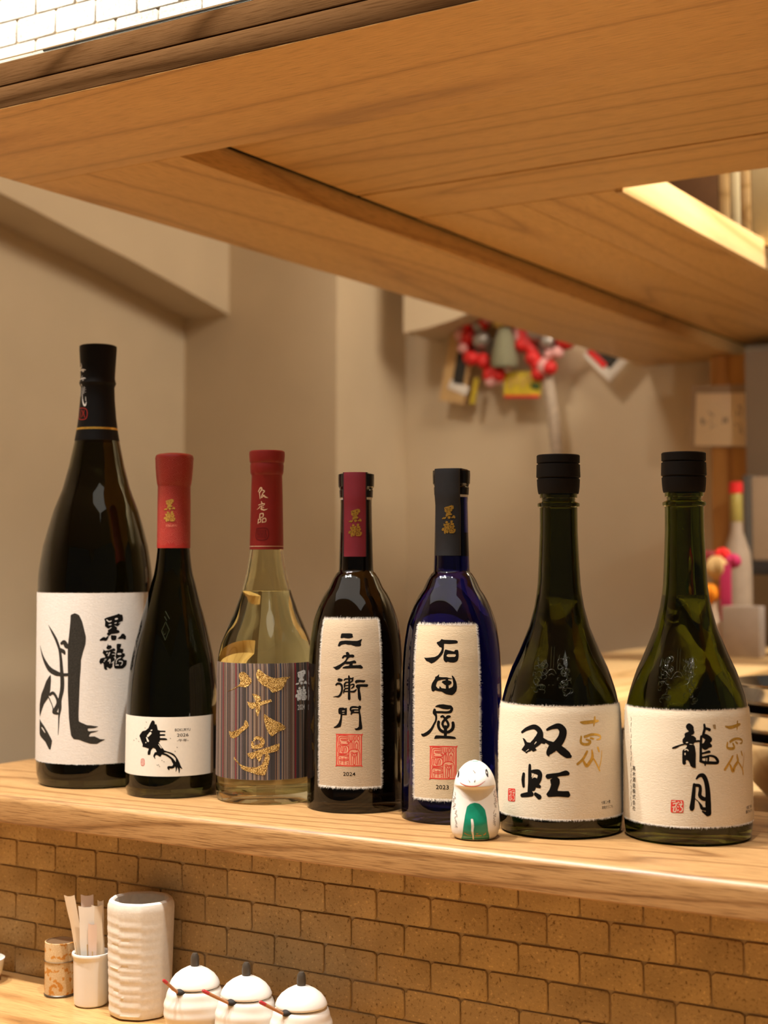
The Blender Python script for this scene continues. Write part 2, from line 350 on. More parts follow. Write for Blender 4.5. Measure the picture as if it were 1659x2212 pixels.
# ------------------------------------------------------------------ bottles: measured profiles (mm) and label artwork (angle in mrad, height in 0.1 mm)
BOT={"B1":{"ax":[-0.9465,1.0159],"cap":[[15.44,399.1],[17.03,398.2],[17.05,394.8],[16.18,380.5],[15.64,368.5],[16.06,366.3],[16.81,363.9],[16.06,362.0],[15.33,360.3],[15.83,348.2],[17.11,332.8],[18.59,321.2],[20.51,310.5]],"body":[[20.29,310.5],[25.48,286.0],[30.64,266.4],[38.22,246.8],[43.0,230.6],[47.54,213.6],[50.27,196.6],[51.41,188.1],[51.8,171.2],[51.13,19.8],[50.58,9.4],[48.03,1.1],[46.62,1.2],[45.42,0.0]]},"B2":{"ax":[-0.8452,1.0055],"cap":[[13.65,293.9],[15.99,292.7],[16.82,290.3],[16.52,287.8],[16.35,282.1],[15.71,273.9],[14.98,267.8],[14.32,265.8],[14.24,265.0],[14.41,249.5],[14.57,211.3]],"body":[[14.04,211.3],[15.17,198.8],[16.72,188.7],[19.25,180.6],[21.77,170.5],[24.5,160.4],[27.32,151.1],[31.74,133.0],[35.76,114.5],[38.05,96.0],[39.2,78.4],[39.5,66.0],[39.91,13.4],[39.29,4.2],[37.57,-0.5],[35.12,1.2],[33.92,0.0]]},"B3":{"ax":[-0.7588,1.0252],"cap":[[13.94,294.6],[15.12,293.8],[15.36,291.8],[15.03,286.7],[14.83,285.1],[14.14,283.9],[14.14,283.1],[14.47,281.9],[14.11,275.5],[13.43,273.9],[13.13,273.1],[13.68,252.4],[14.52,209.9]],"body":[[14.13,209.9],[15.21,200.8],[17.34,188.9],[21.05,174.3],[23.93,165.2],[28.89,153.4],[33.48,143.2],[38.72,129.8],[40.89,118.0],[41.4,110.1],[41.85,8.6],[41.64,3.9],[40.65,0.1],[37.66,1.2],[36.46,0.0]]},"B4":{"ax":[-0.6699,1.0293],"cap":[[13.07,272.3],[14.87,271.7],[14.99,267.9],[14.75,261.4],[14.02,260.6],[13.54,259.2]],"ring":[[13.64,259.0],[14.02,258.3],[13.96,256.7],[13.75,252.5]],"white":[[13.34,252.5],[13.13,250.6]],"body":[[12.96,250.6],[12.86,246.7],[13.32,223.7],[14.2,193.1],[14.36,191.2],[14.93,190.1],[18.49,185.5],[23.49,177.9],[28.3,169.1],[32.34,159.9],[35.28,150.4],[36.55,143.6],[38.3,128.4],[39.27,109.4],[39.91,0.2],[39.72,-1.7],[37.12,1.2],[35.92,0.0]]},"B6":{"ax":[-0.4825,1.0227],"cap":[[15.66,280.4],[16.34,279.7],[16.28,274.4],[15.39,273.9],[15.39,273.4],[16.44,272.8],[16.66,263.5],[15.55,262.8],[15.55,262.3],[16.31,261.7],[16.08,256.8],[15.6,252.6],[15.1,250.8]],"body":[[14.14,250.8],[14.14,247.7],[12.73,247.3],[12.55,245.2],[14.57,244.2],[15.8,243.6],[15.98,242.4],[15.71,241.0],[14.29,240.3],[14.25,239.9],[14.38,221.7],[15.43,197.2],[16.15,183.2],[17.21,174.5],[18.71,165.8],[22.67,151.2],[30.21,132.8],[35.7,120.6],[39.77,110.2],[43.38,96.4],[44.57,91.2],[45.9,65.3],[46.3,17.2],[46.1,8.7],[45.22,1.8],[43.06,1.2],[41.86,0.0]]},"B5":{"ax":[-0.5781,1.0272]},"B7":{"ax":[-0.3926,1.0489]}}
LAB={"B1":[-2.586,0.297,22.033,171.852,-0.836],"B2":[-2.614,0.2,18.883,68.413,-0.864],"B3":[-2.835,0.965,20.448,115.547,-0.935],"B4":[-1.812,-0.465,20.789,153.659,-0.996],"B5":[-1.873,-0.504,19.002,151.394,-1.054],"B6":[-2.631,0.319,14.503,94.918,-1.131],"B7":[-2.665,0.285,13.77,94.582,-1.215]}
FILL={"B1":283.6,"B2":224.9,"B3":174.7,"B4":223.5,"B5":222.5,"B6":174.6,"B7":174.8}
TAG={"B4":[-1.873,-0.308,203.4],"B5":[-2.21,-0.498,204.3]}
ART={
 "B1":{
  "label":[
   ["soot","p",[-1236,1525,-1164,1541,-1090,1525,-1035,1470,-998,1397,-968,1333,-974,1268,-1011,1204,-1045,1131,-1048,1067,-1060,975,-1067,866,-1073,756,-1077,665,-1070,596,-997,578,-935,564,-873,560,-802,554,-741,549,-802,536,-916,532,-907,510,-740,512,-801,500,-871,491,-897,464,-800,463,-711,439,-626,434,-693,416,-764,397,-869,400,-958,414,-1066,435,-1158,441,-1206,472,-1227,536,-1248,618,-1260,727,-1275,864,-1276,974,-1284,1139,-1284,1249,-1265,1341,-1247,1433,-1239,1488]],
   ["soot","s",[-1715,1433,19,-1604,1365,232,-1517,1302,278,-1447,1220,259,-1417,1137,296,-1400,1046,351,-1383,945,415,-1389,863,415,-1425,780,369,-1424,706,323,-1443,633,166,-1448,550,111,-1457,472,37]],
   ["soot","s",[-1993,1246,37,-1888,1156,262,-1764,1085,419,-1661,1041,483,-1521,1012,463,-1388,1000,277,-1276,1002,276]],
   ["soot","s",[-1405,1275,277,-1353,1285,388,-1308,1253,443,-1268,1238,231]],
   ["soot","s",[-1426,1218,324,-1362,1202,351,-1341,1184,185]],
   ["soot","p",[-1640,995,-1631,940,-1647,857,-1695,791,-1817,732,-1907,664,-1970,615,-1992,660,-1986,726,-1926,811,-1840,870,-1759,937,-1686,976]],
   ["soot","s",[-1654,820,278,-1577,836,278,-1504,801,259,-1469,751,323,-1513,695,462,-1560,671,370,-1478,659,240]],
   ["soot","s",[-1681,792,139,-1599,730,93,-1573,694,139]],
   ["soot","p",[-1979,591,-1915,571,-1810,539,-1699,488,-1590,418,-1626,339,-1667,342,-1772,402,-1931,441,-1982,466]],
   ["paper","s",[-1889,521,93,-1836,505,149,-1781,483,74]],
   ["ink","p",[-666,1490,-634,1499,-619,1503,-533,1515,-433,1530,-414,1536,-389,1527,-345,1524,-330,1491,-335,1468,-371,1463,-393,1437,-430,1422,-457,1425,-438,1409,-443,1394,-402,1386,-391,1370,-423,1361,-476,1358,-539,1355,-580,1339,-605,1347,-621,1360,-596,1375,-606,1388,-571,1403,-596,1403,-652,1427,-651,1466]],
   ["ink","s",[-724,1305,155,-670,1315,336,-634,1311,285,-595,1336,104]],
   ["ink","p",[-546,1346,-455,1342,-444,1332,-454,1309,-475,1300,-532,1302,-548,1320]],
   ["ink","p",[-433,1316,-379,1336,-352,1356,-312,1356,-267,1332,-272,1306,-299,1304,-339,1312,-389,1310]],
   ["ink","p",[-625,1239,-608,1254,-598,1275,-590,1258,-547,1258,-526,1238,-556,1225,-592,1220,-622,1229]],
   ["ink","p",[-689,1193,-672,1216,-692,1227,-642,1211,-577,1215,-494,1231,-462,1219,-473,1206,-514,1204,-467,1193,-461,1175,-477,1154,-471,1134,-481,1118,-507,1101,-516,1065,-557,1050,-603,1066,-613,1059,-600,1043,-633,1042,-658,1054,-669,1095,-684,1103,-719,1093,-742,1114,-725,1142,-686,1149,-641,1154,-664,1178]],
   ["ink","p",[-447,1242,-445,1265,-421,1270,-357,1265,-365,1243,-379,1227,-319,1221,-319,1195,-335,1185,-295,1182,-280,1161,-323,1141,-328,1136,-305,1125,-246,1119,-251,1082,-286,1060,-332,1047,-458,1050,-485,1064,-491,1100,-470,1126,-450,1141,-466,1154,-456,1175,-451,1195,-441,1216]],
   ["paper","s",[-623,1481,91,-583,1465,91,-547,1471,91]],
   ["paper","s",[-469,1487,143,-443,1490,143]],
   ["paper","s",[-582,1437,78,-549,1439,78]],
   ["paper","s",[-481,1450,73,-458,1454,73]],
   ["paper","s",[-581,1401,65,-546,1413,65]],
   ["paper","s",[-478,1429,39,-452,1419,39]],
   ["paper","s",[-409,1450,47,-377,1460,47]],
   ["paper","s",[-616,1187,83,-606,1191,83]],
   ["paper","s",[-591,1166,78,-566,1194,78]],
   ["paper","s",[-650,1134,47,-625,1136,47]],
   ["paper","s",[-665,1113,39,-640,1128,39]],
   ["paper","s",[-587,1117,65,-559,1135,65,-561,1099,65]],
   ["paper","s",[-527,1101,57,-491,1116,57]],
   ["paper","s",[-519,1178,52,-472,1177,52,-461,1167,52]],
   ["paper","s",[-487,1152,52,-471,1141,52]],
   ["paper","s",[-416,1179,143,-369,1178,143]],
   ["paper","s",[-451,1097,65,-444,1123,65,-406,1140,65,-368,1146,65]],
   ["paper","s",[-395,1114,73,-339,1110,73,-341,1087,73,-361,1080,73]],
   ["paper","s",[-456,1082,83,-410,1081,83]]],
  "cap":[
   ["white","s",[-2046,3819,46,-1990,3783,185,-2261,3769,108]],
   ["white","s",[-2380,3752,93,-1912,3754,192,-1592,3749,61]],
   ["white","s",[-1867,3741,154,-1755,3737,108]],
   ["white","s",[-1913,3697,62,-2022,3672,108]],
   ["white","s",[-2380,3667,108,-1751,3675,123,-1583,3670,46]],
   ["white","s",[-1817,3657,108,-1718,3658,61]],
   ["white","s",[-1968,3619,123,-1988,3612,123]],
   ["white","s",[-2177,3601,77,-2115,3515,108]],
   ["white","s",[-1907,3597,62,-1886,3519,77]],
   ["white","s",[-1723,3594,61,-1750,3533,61]],
   ["white","s",[-2342,3588,54,-1608,3585,54]],
   ["white","s",[-2255,3567,54,-1601,3566,54]],
   ["white","s",[-2206,3546,54,-1593,3545,54]],
   ["white","s",[-1854,3515,61,-1832,3480,123,-1673,3431,169,-1549,3424,168,-1491,3453,38]],
   ["white","s",[-1576,3500,46,-1535,3465,61]],
   ["red","s",[-2380,3400,46,-1494,3389,46,-1447,3299,46,-2053,3306,46,-2380,3400,46]],
   ["red","s",[-1969,3381,46,-1866,3313,46]],
   ["red","s",[-1826,3383,46,-1688,3354,61,-1764,3316,46]],
   ["red","s",[-1605,3380,46,-1616,3345,46,-1520,3310,46]]],
 },
 "B2":{
  "label":[
   ["ink","p",[-1315,652,-1284,657,-1248,647,-1240,622,-1214,628,-1191,606,-1175,578,-1131,570,-1128,483,-1157,474,-1083,438,-1032,408,-983,399,-1068,382,-1117,354,-1184,368,-1228,367,-1258,348,-1266,364,-1214,382,-1199,398,-1230,420,-1276,426,-1322,408,-1344,369,-1401,368,-1405,390,-1378,418,-1471,428,-1542,432,-1534,449,-1572,476,-1612,509,-1633,519,-1604,537,-1548,561,-1460,571,-1394,592,-1346,632]],
   ["ink","s",[-1160,565,158,-1022,566,113]],
   ["ink","s",[-1159,535,170,-1029,536,136]],
   ["ink","s",[-1158,502,192,-1013,501,169,-974,497,45]],
   ["paper","s",[-1404,524,170,-1343,549,204]],
   ["paper","s",[-1435,510,113,-1397,482,170]],
   ["paper","s",[-1328,572,102,-1309,575,79]],
   ["paper","s",[-1157,457,56,-1098,427,68]],
   ["paper","s",[-1128,460,45,-1069,427,34]],
   ["paper","s",[-1455,467,68,-1442,470,57]],
   ["ink","s",[-1068,399,282,-982,395,102,-855,374,147,-784,345,113,-762,320,226,-740,291,339,-697,268,169,-661,254,79]],
   ["ink","s",[-1082,382,169,-982,369,169,-882,340,169,-840,315,254,-811,298,282]],
   ["ink","s",[-811,292,226,-853,267,226,-944,266,197,-930,248,102]],
   ["ink","s",[-783,281,226,-775,253,113,-786,230,34]],
   ["ink","s",[-740,280,226,-718,246,141,-718,216,34]],
   ["ink","s",[-1214,382,226,-1251,359,158,-1227,337,28]],
   ["ink","s",[-1456,642,34,-1442,638,45]],
   ["ink","s",[-1817,480,34,-1797,477,46]],
   ["ink","s",[-1735,496,34,-1717,492,46]],
   ["ink","s",[-913,509,34,-902,505,45]],
   ["ink","s",[-1158,289,34,-1146,285,45]],
   ["ink","s",[-1187,286,34,-1175,282,45]],
   ["ink","s",[-1135,276,34,-1124,271,45]],
   ["ink","s",[-1086,326,34,-1075,322,45]],
   ["ink","s",[-1043,315,34,-1031,311,45]],
   ["ink","s",[-1485,592,34,-1471,588,45]],
   ["ink","s",[-1659,476,34,-1642,472,45]],
   ["ink","s",[-812,401,34,-801,396,45]],
   ["ink","s",[-770,434,34,-759,429,45]],
   ["red","s",[-1559,327,40,-1547,314,40,-1562,299,40,-1546,286,40,-1557,274,34]],
   ["red","s",[-1530,328,40,-1519,315,40,-1532,300,40,-1517,287,40,-1527,275,34]],
   ["red","s",[-1501,329,40,-1490,315,40,-1504,301,40,-1489,287,40,-1499,276,34]],
   ["red","s",[-1574,321,28,-1528,333,28,-1487,324,28,-1482,285,28,-1526,272,28,-1572,282,28,-1574,321,28]],
   ["ink","t","BOKURYU",-645,577,1331,227,0],
   ["ink","t","2026",-644,533,991,260,0],
   ["ink","t","-午年-",-643,489,1007,238,0]],
  "cap":[
   ["gold","p",[-1375,2521,-1323,2525,-1299,2526,-1168,2531,-1027,2537,-1001,2540,-968,2536,-910,2535,-891,2522,-898,2513,-945,2511,-973,2500,-1024,2494,-1060,2495,-1034,2489,-1041,2483,-986,2480,-971,2473,-1015,2470,-1088,2468,-1177,2467,-1238,2460,-1277,2463,-1301,2468,-1262,2475,-1279,2480,-1225,2486,-1263,2486,-1352,2496,-1349,2511]],
   ["gold","s",[-1474,2446,62,-1381,2450,135,-1324,2449,114,-1261,2459,42]],
   ["gold","p",[-1189,2463,-1058,2462,-1043,2458,-1057,2448,-1086,2445,-1168,2445,-1192,2453]],
   ["gold","p",[-1028,2452,-956,2460,-921,2468,-870,2468,-816,2459,-822,2449,-854,2447,-905,2451,-970,2450]],
   ["gold","p",[-1309,2420,-1282,2426,-1267,2434,-1255,2427,-1190,2428,-1159,2419,-1204,2414,-1258,2412,-1305,2415]],
   ["gold","p",[-1414,2401,-1386,2410,-1419,2415,-1336,2408,-1234,2410,-1114,2417,-1069,2412,-1084,2407,-1143,2406,-1076,2402,-1068,2394,-1090,2386,-1082,2378,-1096,2372,-1133,2364,-1146,2350,-1206,2344,-1276,2350,-1291,2347,-1271,2340,-1323,2340,-1363,2345,-1381,2361,-1406,2365,-1466,2361,-1506,2369,-1476,2380,-1408,2383,-1334,2385,-1372,2395]],
   ["gold","p",[-1048,2421,-1045,2431,-1012,2433,-929,2431,-939,2422,-957,2416,-881,2414,-881,2404,-902,2400,-852,2399,-833,2390,-887,2382,-894,2380,-865,2376,-793,2374,-799,2359,-842,2350,-899,2344,-1065,2344,-1102,2350,-1110,2364,-1082,2375,-1053,2381,-1075,2386,-1061,2394,-1054,2403,-1040,2411]],
   ["capred","s",[-1306,2517,36,-1242,2511,36,-1189,2514,36]],
   ["capred","s",[-1077,2520,57,-1040,2521,57]],
   ["capred","s",[-1241,2500,31,-1191,2501,31]],
   ["capred","s",[-1094,2505,29,-1061,2507,29]],
   ["capred","s",[-1240,2485,26,-1187,2490,26]],
   ["capred","s",[-1090,2497,16,-1053,2493,16]],
   ["capred","s",[-995,2506,19,-952,2510,19]],
   ["capred","s",[-1296,2399,33,-1280,2400,33]],
   ["capred","s",[-1256,2390,31,-1218,2402,31]],
   ["capred","s",[-1350,2377,19,-1310,2378,19]],
   ["capred","s",[-1374,2369,16,-1334,2375,16]],
   ["capred","s",[-1250,2371,26,-1209,2378,26,-1212,2363,26]],
   ["capred","s",[-1162,2364,23,-1111,2371,23]],
   ["capred","s",[-1150,2395,21,-1083,2395,21,-1068,2391,21]],
   ["capred","s",[-1104,2385,21,-1082,2381,21]],
   ["capred","s",[-1006,2396,57,-945,2396,57]],
   ["capred","s",[-1055,2363,26,-1045,2374,26,-995,2381,26,-944,2383,26]],
   ["capred","s",[-979,2370,29,-907,2369,29,-910,2360,29,-935,2357,29]],
   ["capred","s",[-1062,2357,33,-1000,2357,33]],
   ["pink","t","KOKURYU",-1013,2307,980,183,0]],
 },
 "B3":{
  "label":[
   ["glit","p",[-1831,913,-1643,942,-1493,976,-1458,1014,-1494,1038,-1495,1066,-1460,1082,-1374,1084,-1308,1065,-1228,1028,-1212,1010,-1267,979,-1339,959,-1440,964,-1510,963,-1643,936]],
   ["glit","p",[-1084,1111,-1030,1097,-940,1066,-835,1044,-729,1034,-588,1042,-430,1041,-490,1025,-555,976,-619,940,-803,917,-879,955,-999,980,-1090,1017,-1128,1066,-1113,1091]],
   ["glit","p",[-1203,908,-1118,904,-1043,887,-1027,869,-1057,838,-1041,795,-1056,758,-1093,724,-1124,752,-1140,807,-1133,850,-1171,881]],
   ["glit","p",[-1304,843,-1240,837,-1117,838,-997,850,-840,862,-818,844,-937,826,-1117,801,-1208,783,-1271,800]],
   ["glit","p",[-1350,691,-1301,679,-1272,646,-1300,627,-1414,594,-1500,559,-1611,537,-1703,544,-1741,592,-1652,589,-1502,611,-1382,650]],
   ["glit","p",[-966,743,-891,724,-786,695,-648,669,-537,636,-553,612,-694,596,-807,560,-875,585,-935,641,-973,709]],
   ["glit","s",[-1196,511,186,-1180,475,310,-1112,475,310,-1022,488,372,-993,525,341,-1053,546,310,-1136,546,217,-1158,527,155]],
   ["glit","p",[-1304,421,-1202,429,-1052,451,-874,475,-670,500,-655,478,-693,442,-843,426,-992,414,-1111,395,-1209,375,-1272,394]],
   ["glit","p",[-1111,402,-992,414,-1021,377,-1058,350,-1103,383]],
   ["glit","p",[-888,423,-851,395,-872,340,-916,273,-960,243,-1109,252,-1262,271,-1408,290,-1460,320,-1597,368,-1597,387,-1531,358,-1425,324,-1263,308,-1109,310,-1020,328,-961,371,-932,420]],
   ["white","p",[-259,1073,-237,1078,-227,1079,-168,1085,-98,1091,-84,1094,-67,1089,-34,1087,-23,1070,-27,1058,-54,1056,-71,1043,-98,1035,-117,1037,-104,1029,-108,1021,-79,1016,-71,1008,-94,1004,-132,1002,-175,1002,-203,993,-220,998,-230,1005,-214,1013,-220,1019,-196,1027,-214,1027,-250,1040,-249,1060]],
   ["white","s",[-298,978,62,-263,982,135,-240,980,114,-214,992,42]],
   ["white","p",[-181,997,-117,994,-110,988,-117,976,-132,972,-172,974,-182,984]],
   ["white","p",[-102,980,-63,990,-42,1000,-13,999,21,986,16,973,-4,972,-34,977,-71,977]],
   ["white","p",[-235,942,-224,950,-217,960,-212,951,-182,951,-168,940,-189,934,-213,932,-234,936]],
   ["white","p",[-278,919,-266,931,-279,936,-247,927,-203,929,-147,936,-125,930,-132,923,-161,923,-128,916,-125,907,-136,896,-132,885,-139,878,-157,869,-165,850,-193,843,-223,852,-230,848,-222,840,-243,839,-260,846,-266,868,-276,872,-298,867,-312,878,-301,893,-276,896,-247,898,-262,910]],
   ["white","p",[-113,941,-111,953,-94,956,-48,952,-55,941,-65,933,-21,929,-21,916,-34,911,-4,909,7,897,-26,888,-30,885,-13,879,32,875,27,856,0,845,-34,839,-125,841,-143,849,-147,868,-132,881,-117,889,-128,896,-121,907,-117,917,-110,928]],
   ["dark","s",[-231,1068,36,-203,1059,36,-179,1062,36]],
   ["dark","s",[-125,1069,57,-106,1071,57]],
   ["dark","s",[-203,1045,31,-181,1045,31]],
   ["dark","s",[-134,1050,29,-117,1052,29]],
   ["dark","s",[-203,1026,26,-179,1032,26]],
   ["dark","s",[-132,1040,16,-113,1034,16]],
   ["dark","s",[-82,1050,19,-59,1055,19]],
   ["dark","s",[-230,915,33,-224,917,33]],
   ["dark","s",[-213,904,31,-196,918,31]],
   ["dark","s",[-253,887,19,-237,888,19]],
   ["dark","s",[-263,877,16,-247,884,16]],
   ["dark","s",[-212,878,26,-193,887,26,-194,868,26]],
   ["dark","s",[-172,869,23,-147,876,23]],
   ["dark","s",[-165,909,21,-132,908,21,-125,903,21]],
   ["dark","s",[-143,895,21,-132,889,21]],
   ["dark","s",[-92,908,57,-59,907,57]],
   ["dark","s",[-119,866,26,-113,879,26,-86,888,26,-59,891,26]],
   ["dark","s",[-79,874,29,-38,872,29,-40,860,29,-55,856,29]],
   ["dark","s",[-123,858,33,-90,857,33]],
   ["white","t","2024",-155,786,829,427,0]],
  "cap":[
   ["cream","s",[-1493,2590,53,-1334,2623,125,-1248,2611,107,-1387,2582,80]],
   ["cream","s",[-1416,2585,71,-1358,2529,53]],
   ["cream","s",[-1192,2602,89,-1084,2593,107,-1189,2573,71,-1288,2537,71,-1088,2558,80]],
   ["cream","s",[-1188,2562,71,-1022,2544,124,-859,2537,27]],
   ["cream","s",[-1271,2505,62,-1229,2491,98]],
   ["cream","s",[-1446,2476,71,-1318,2482,71,-1071,2486,89,-1115,2475,44]],
   ["cream","s",[-1386,2463,53,-1135,2470,62]],
   ["cream","s",[-1261,2469,71,-1258,2434,71]],
   ["cream","s",[-1371,2456,71,-1563,2437,27]],
   ["cream","s",[-1314,2445,71,-1113,2433,124,-888,2442,27]],
   ["cream","s",[-1246,2452,53,-1114,2454,53]],
   ["cream","s",[-1351,2398,71,-1383,2367,71]],
   ["cream","s",[-1351,2400,71,-1156,2403,107,-1168,2375,71,-1341,2370,53]],
   ["cream","s",[-1445,2353,89,-1478,2318,62]],
   ["cream","s",[-1445,2353,71,-1299,2358,71,-1323,2331,71,-1457,2326,53]],
   ["cream","s",[-1173,2358,71,-1203,2327,71]],
   ["cream","s",[-1173,2359,71,-1006,2362,89,-993,2335,71,-1184,2330,71]],
   ["darkred","s",[-1578,2275,71,-903,2274,71,-900,2188,71,-1565,2188,71,-1578,2275,71]],
   ["darkred","s",[-1478,2265,53,-1505,2242,53,-1444,2220,53,-1484,2196,53]],
   ["darkred","s",[-1378,2264,53,-1404,2242,53,-1346,2220,53,-1385,2196,53]],
   ["darkred","s",[-1277,2264,53,-1302,2242,53,-1247,2220,53,-1284,2196,53]],
   ["darkred","s",[-1179,2264,53,-1203,2242,53,-1150,2220,53,-1187,2196,53]],
   ["darkred","s",[-1084,2264,53,-1108,2242,53,-1056,2220,53,-1092,2196,53]],
   ["darkred","s",[-990,2264,53,-1014,2242,53,-963,2220,53,-999,2196,53]],
   ["darkred","s",[-1506,2256,44,-977,2260,44]],
   ["darkred","s",[-1502,2225,44,-1164,2229,44]]],
 },
 "B4":{
  "label":[
   ["ink","p",[-1323,1385,-1330,1392,-1317,1417,-1295,1422,-1201,1423,-1114,1423,-1068,1418,-1065,1402,-1053,1395,-1089,1387,-1161,1383,-1210,1385,-1260,1388,-1292,1385,-1310,1384]],
   ["ink","p",[-1383,1325,-1363,1347,-1339,1358,-1296,1363,-1197,1366,-1070,1364,-968,1364,-914,1371,-872,1379,-865,1375,-885,1357,-891,1342,-883,1338,-892,1325,-927,1320,-1004,1321,-1051,1326,-1099,1332,-1164,1333,-1219,1338,-1305,1331,-1341,1319,-1372,1319]],
   ["ink","p",[-1206,1272,-1161,1277,-1132,1265,-1120,1252,-1114,1235,-1143,1227,-1166,1216,-1189,1201,-1212,1183,-1282,1162,-1329,1143,-1372,1134,-1415,1133,-1435,1141,-1481,1153,-1423,1158,-1331,1176,-1253,1195,-1213,1211,-1190,1231,-1196,1254]],
   ["ink","s",[-1267,1229,134,-1237,1242,167,-1155,1244,201,-1067,1244,245,-1053,1243,212]],
   ["ink","p",[-1212,1198,-1107,1202,-1021,1210,-992,1199,-986,1190,-998,1187,-1066,1185,-1153,1179,-1212,1181]],
   ["ink","p",[-1121,1188,-1064,1188,-1063,1166,-1132,1165]],
   ["ink","p",[-1272,1146,-1258,1156,-1211,1163,-1130,1169,-1055,1171,-952,1172,-906,1174,-877,1167,-848,1152,-877,1144,-952,1147,-1095,1147,-1181,1145]],
   ["ink","p",[-1375,1047,-1365,1065,-1333,1067,-1289,1063,-1258,1054,-1283,1044,-1339,1039]],
   ["ink","s",[-1407,1012,117,-1378,1023,175,-1327,1024,175,-1289,1013,187,-1276,992,164,-1282,964,164,-1313,936,175,-1357,922,152,-1409,921,82,-1468,917,23]],
   ["ink","s",[-1137,1086,117,-1131,1063,175,-1127,1007,175,-1130,961,187,-1130,907,222]],
   ["ink","s",[-1234,1051,84,-1209,1061,129,-1161,1063,117]],
   ["ink","s",[-1131,1067,117,-1071,1065,140,-1053,1071,117]],
   ["ink","s",[-1062,1068,117,-1065,1049,140,-1107,1035,93]],
   ["ink","s",[-1224,997,117,-1224,1020,152,-1191,1035,128,-1136,1035,93]],
   ["ink","s",[-1215,1009,93,-1136,1012,105]],
   ["ink","s",[-1106,1014,84,-1041,1021,128,-1041,1003,140,-1082,989,93]],
   ["ink","s",[-1245,951,84,-1233,972,128,-1203,986,117,-1136,989,117]],
   ["ink","s",[-1227,963,105,-1136,965,117]],
   ["ink","s",[-1100,963,117,-1035,963,163,-993,977,117,-981,983,35]],
   ["ink","p",[-1017,1044,-988,1054,-928,1056,-805,1051,-805,1044,-838,1035,-922,1036,-976,1032,-987,1027,-1008,1033]],
   ["ink","p",[-999,1007,-976,1019,-892,1021,-759,1020,-744,1011,-766,999,-844,1000,-904,1001,-916,979,-901,947,-889,914,-892,896,-913,889,-949,905,-958,938,-961,973,-970,989,-996,998]],
   ["ink","p",[-1353,801,-1350,825,-1322,834,-1250,836,-1220,831,-1177,835,-1174,822,-1180,778,-1262,777,-1271,763,-1277,733,-1292,698,-1304,684,-1361,676,-1425,672,-1458,677,-1400,690,-1349,713,-1314,746,-1305,781,-1343,785]],
   ["paper","s",[-1265,807,61,-1226,809,61]],
   ["paper","s",[-1262,790,47,-1231,791,47]],
   ["ink","p",[-1123,824,-1111,840,-1070,848,-1011,849,-951,844,-928,853,-889,847,-892,833,-913,815,-904,792,-889,764,-886,741,-874,706,-865,683,-871,667,-927,660,-992,658,-1025,671,-975,674,-939,686,-933,730,-939,790,-1052,792,-1087,778,-1102,784,-1096,803,-1117,813]],
   ["paper","s",[-1076,823,47,-1052,828,75,-957,827,75]],
   ["paper","s",[-1022,808,61,-951,808,61]],
   ["rose","p",[-1383,621,-888,622,-890,380,-1380,378]],
   ["red","s",[-1385,584,84,-1383,618,84,-1366,623,84,-893,622,84,-885,611,84,-890,389,84,-900,379,84,-1369,379,84,-1385,386,84,-1385,584,84]],
   ["red","s",[-1346,543,60,-1347,612,60,-1151,612,60]],
   ["red","s",[-1317,546,60,-1317,599,60,-1151,599,60]],
   ["red","s",[-1151,586,60,-1280,587,60,-1280,578,60,-1156,573,60,-1156,547,60,-1317,548,60]],
   ["red","s",[-1317,561,60,-1156,562,60]],
   ["red","s",[-1349,533,60,-1161,535,60,-1155,480,60,-1343,478,60,-1349,533,60]],
   ["red","s",[-1253,535,60,-1253,479,60]],
   ["red","s",[-1324,486,60,-1322,522,60,-1295,524,60,-1287,492,60,-1258,487,60]],
   ["red","s",[-1232,487,60,-1220,523,60,-1196,525,60,-1186,511,60,-1196,488,60]],
   ["red","s",[-1354,467,60,-1155,464,60,-1155,453,60,-1343,455,60,-1342,390,60]],
   ["red","s",[-1316,442,60,-1155,440,60]],
   ["red","s",[-1232,442,60,-1231,390,60]],
   ["red","s",[-1155,430,60,-1310,429,60,-1310,418,60,-1155,420,60,-1155,430,60]],
   ["red","s",[-1310,404,60,-1155,404,60]],
   ["red","s",[-1315,390,60,-1155,391,60]],
   ["red","s",[-1128,611,60,-1120,579,60,-1095,573,60,-1059,579,60,-1054,611,60]],
   ["red","s",[-1090,611,60,-1092,508,60]],
   ["red","s",[-1130,508,60,-1128,555,60,-1095,567,60,-1062,556,60,-1059,508,60]],
   ["red","s",[-1029,581,60,-1027,609,60,-999,609,60,-996,581,60,-1029,572,60,-1031,508,60]],
   ["red","s",[-923,581,60,-928,609,60,-964,609,60,-959,581,60,-928,569,60,-928,508,60]],
   ["red","s",[-981,562,60,-1004,548,60,-994,508,60,-968,508,60,-958,548,60,-981,562,60]],
   ["red","s",[-1124,389,60,-1122,496,60,-933,496,60,-928,390,60]],
   ["red","s",[-1094,484,60,-1059,485,60,-1029,477,60,-953,485,60]],
   ["red","s",[-1094,473,60,-1049,474,60]],
   ["red","s",[-998,474,60,-958,472,60]],
   ["red","s",[-1024,478,60,-1024,447,60]],
   ["red","s",[-1084,389,60,-1084,461,60,-1064,463,60,-1041,445,60,-1046,393,60,-1003,393,60,-1008,445,60,-983,463,60,-968,461,60,-963,391,60]],
   ["ink","t","2024",-1126,313,976,299,0]],
  "tag":[
   ["gold","p",[-1305,2408,-1248,2412,-1222,2414,-1078,2420,-919,2427,-890,2430,-852,2426,-784,2425,-762,2410,-771,2399,-826,2397,-860,2384,-919,2377,-961,2378,-931,2371,-940,2364,-877,2360,-860,2353,-910,2349,-994,2347,-1094,2345,-1162,2338,-1204,2341,-1230,2347,-1187,2354,-1205,2360,-1145,2368,-1188,2368,-1283,2379,-1278,2397]],
   ["gold","s",[-1416,2322,70,-1317,2326,151,-1256,2324,128,-1187,2336,46]],
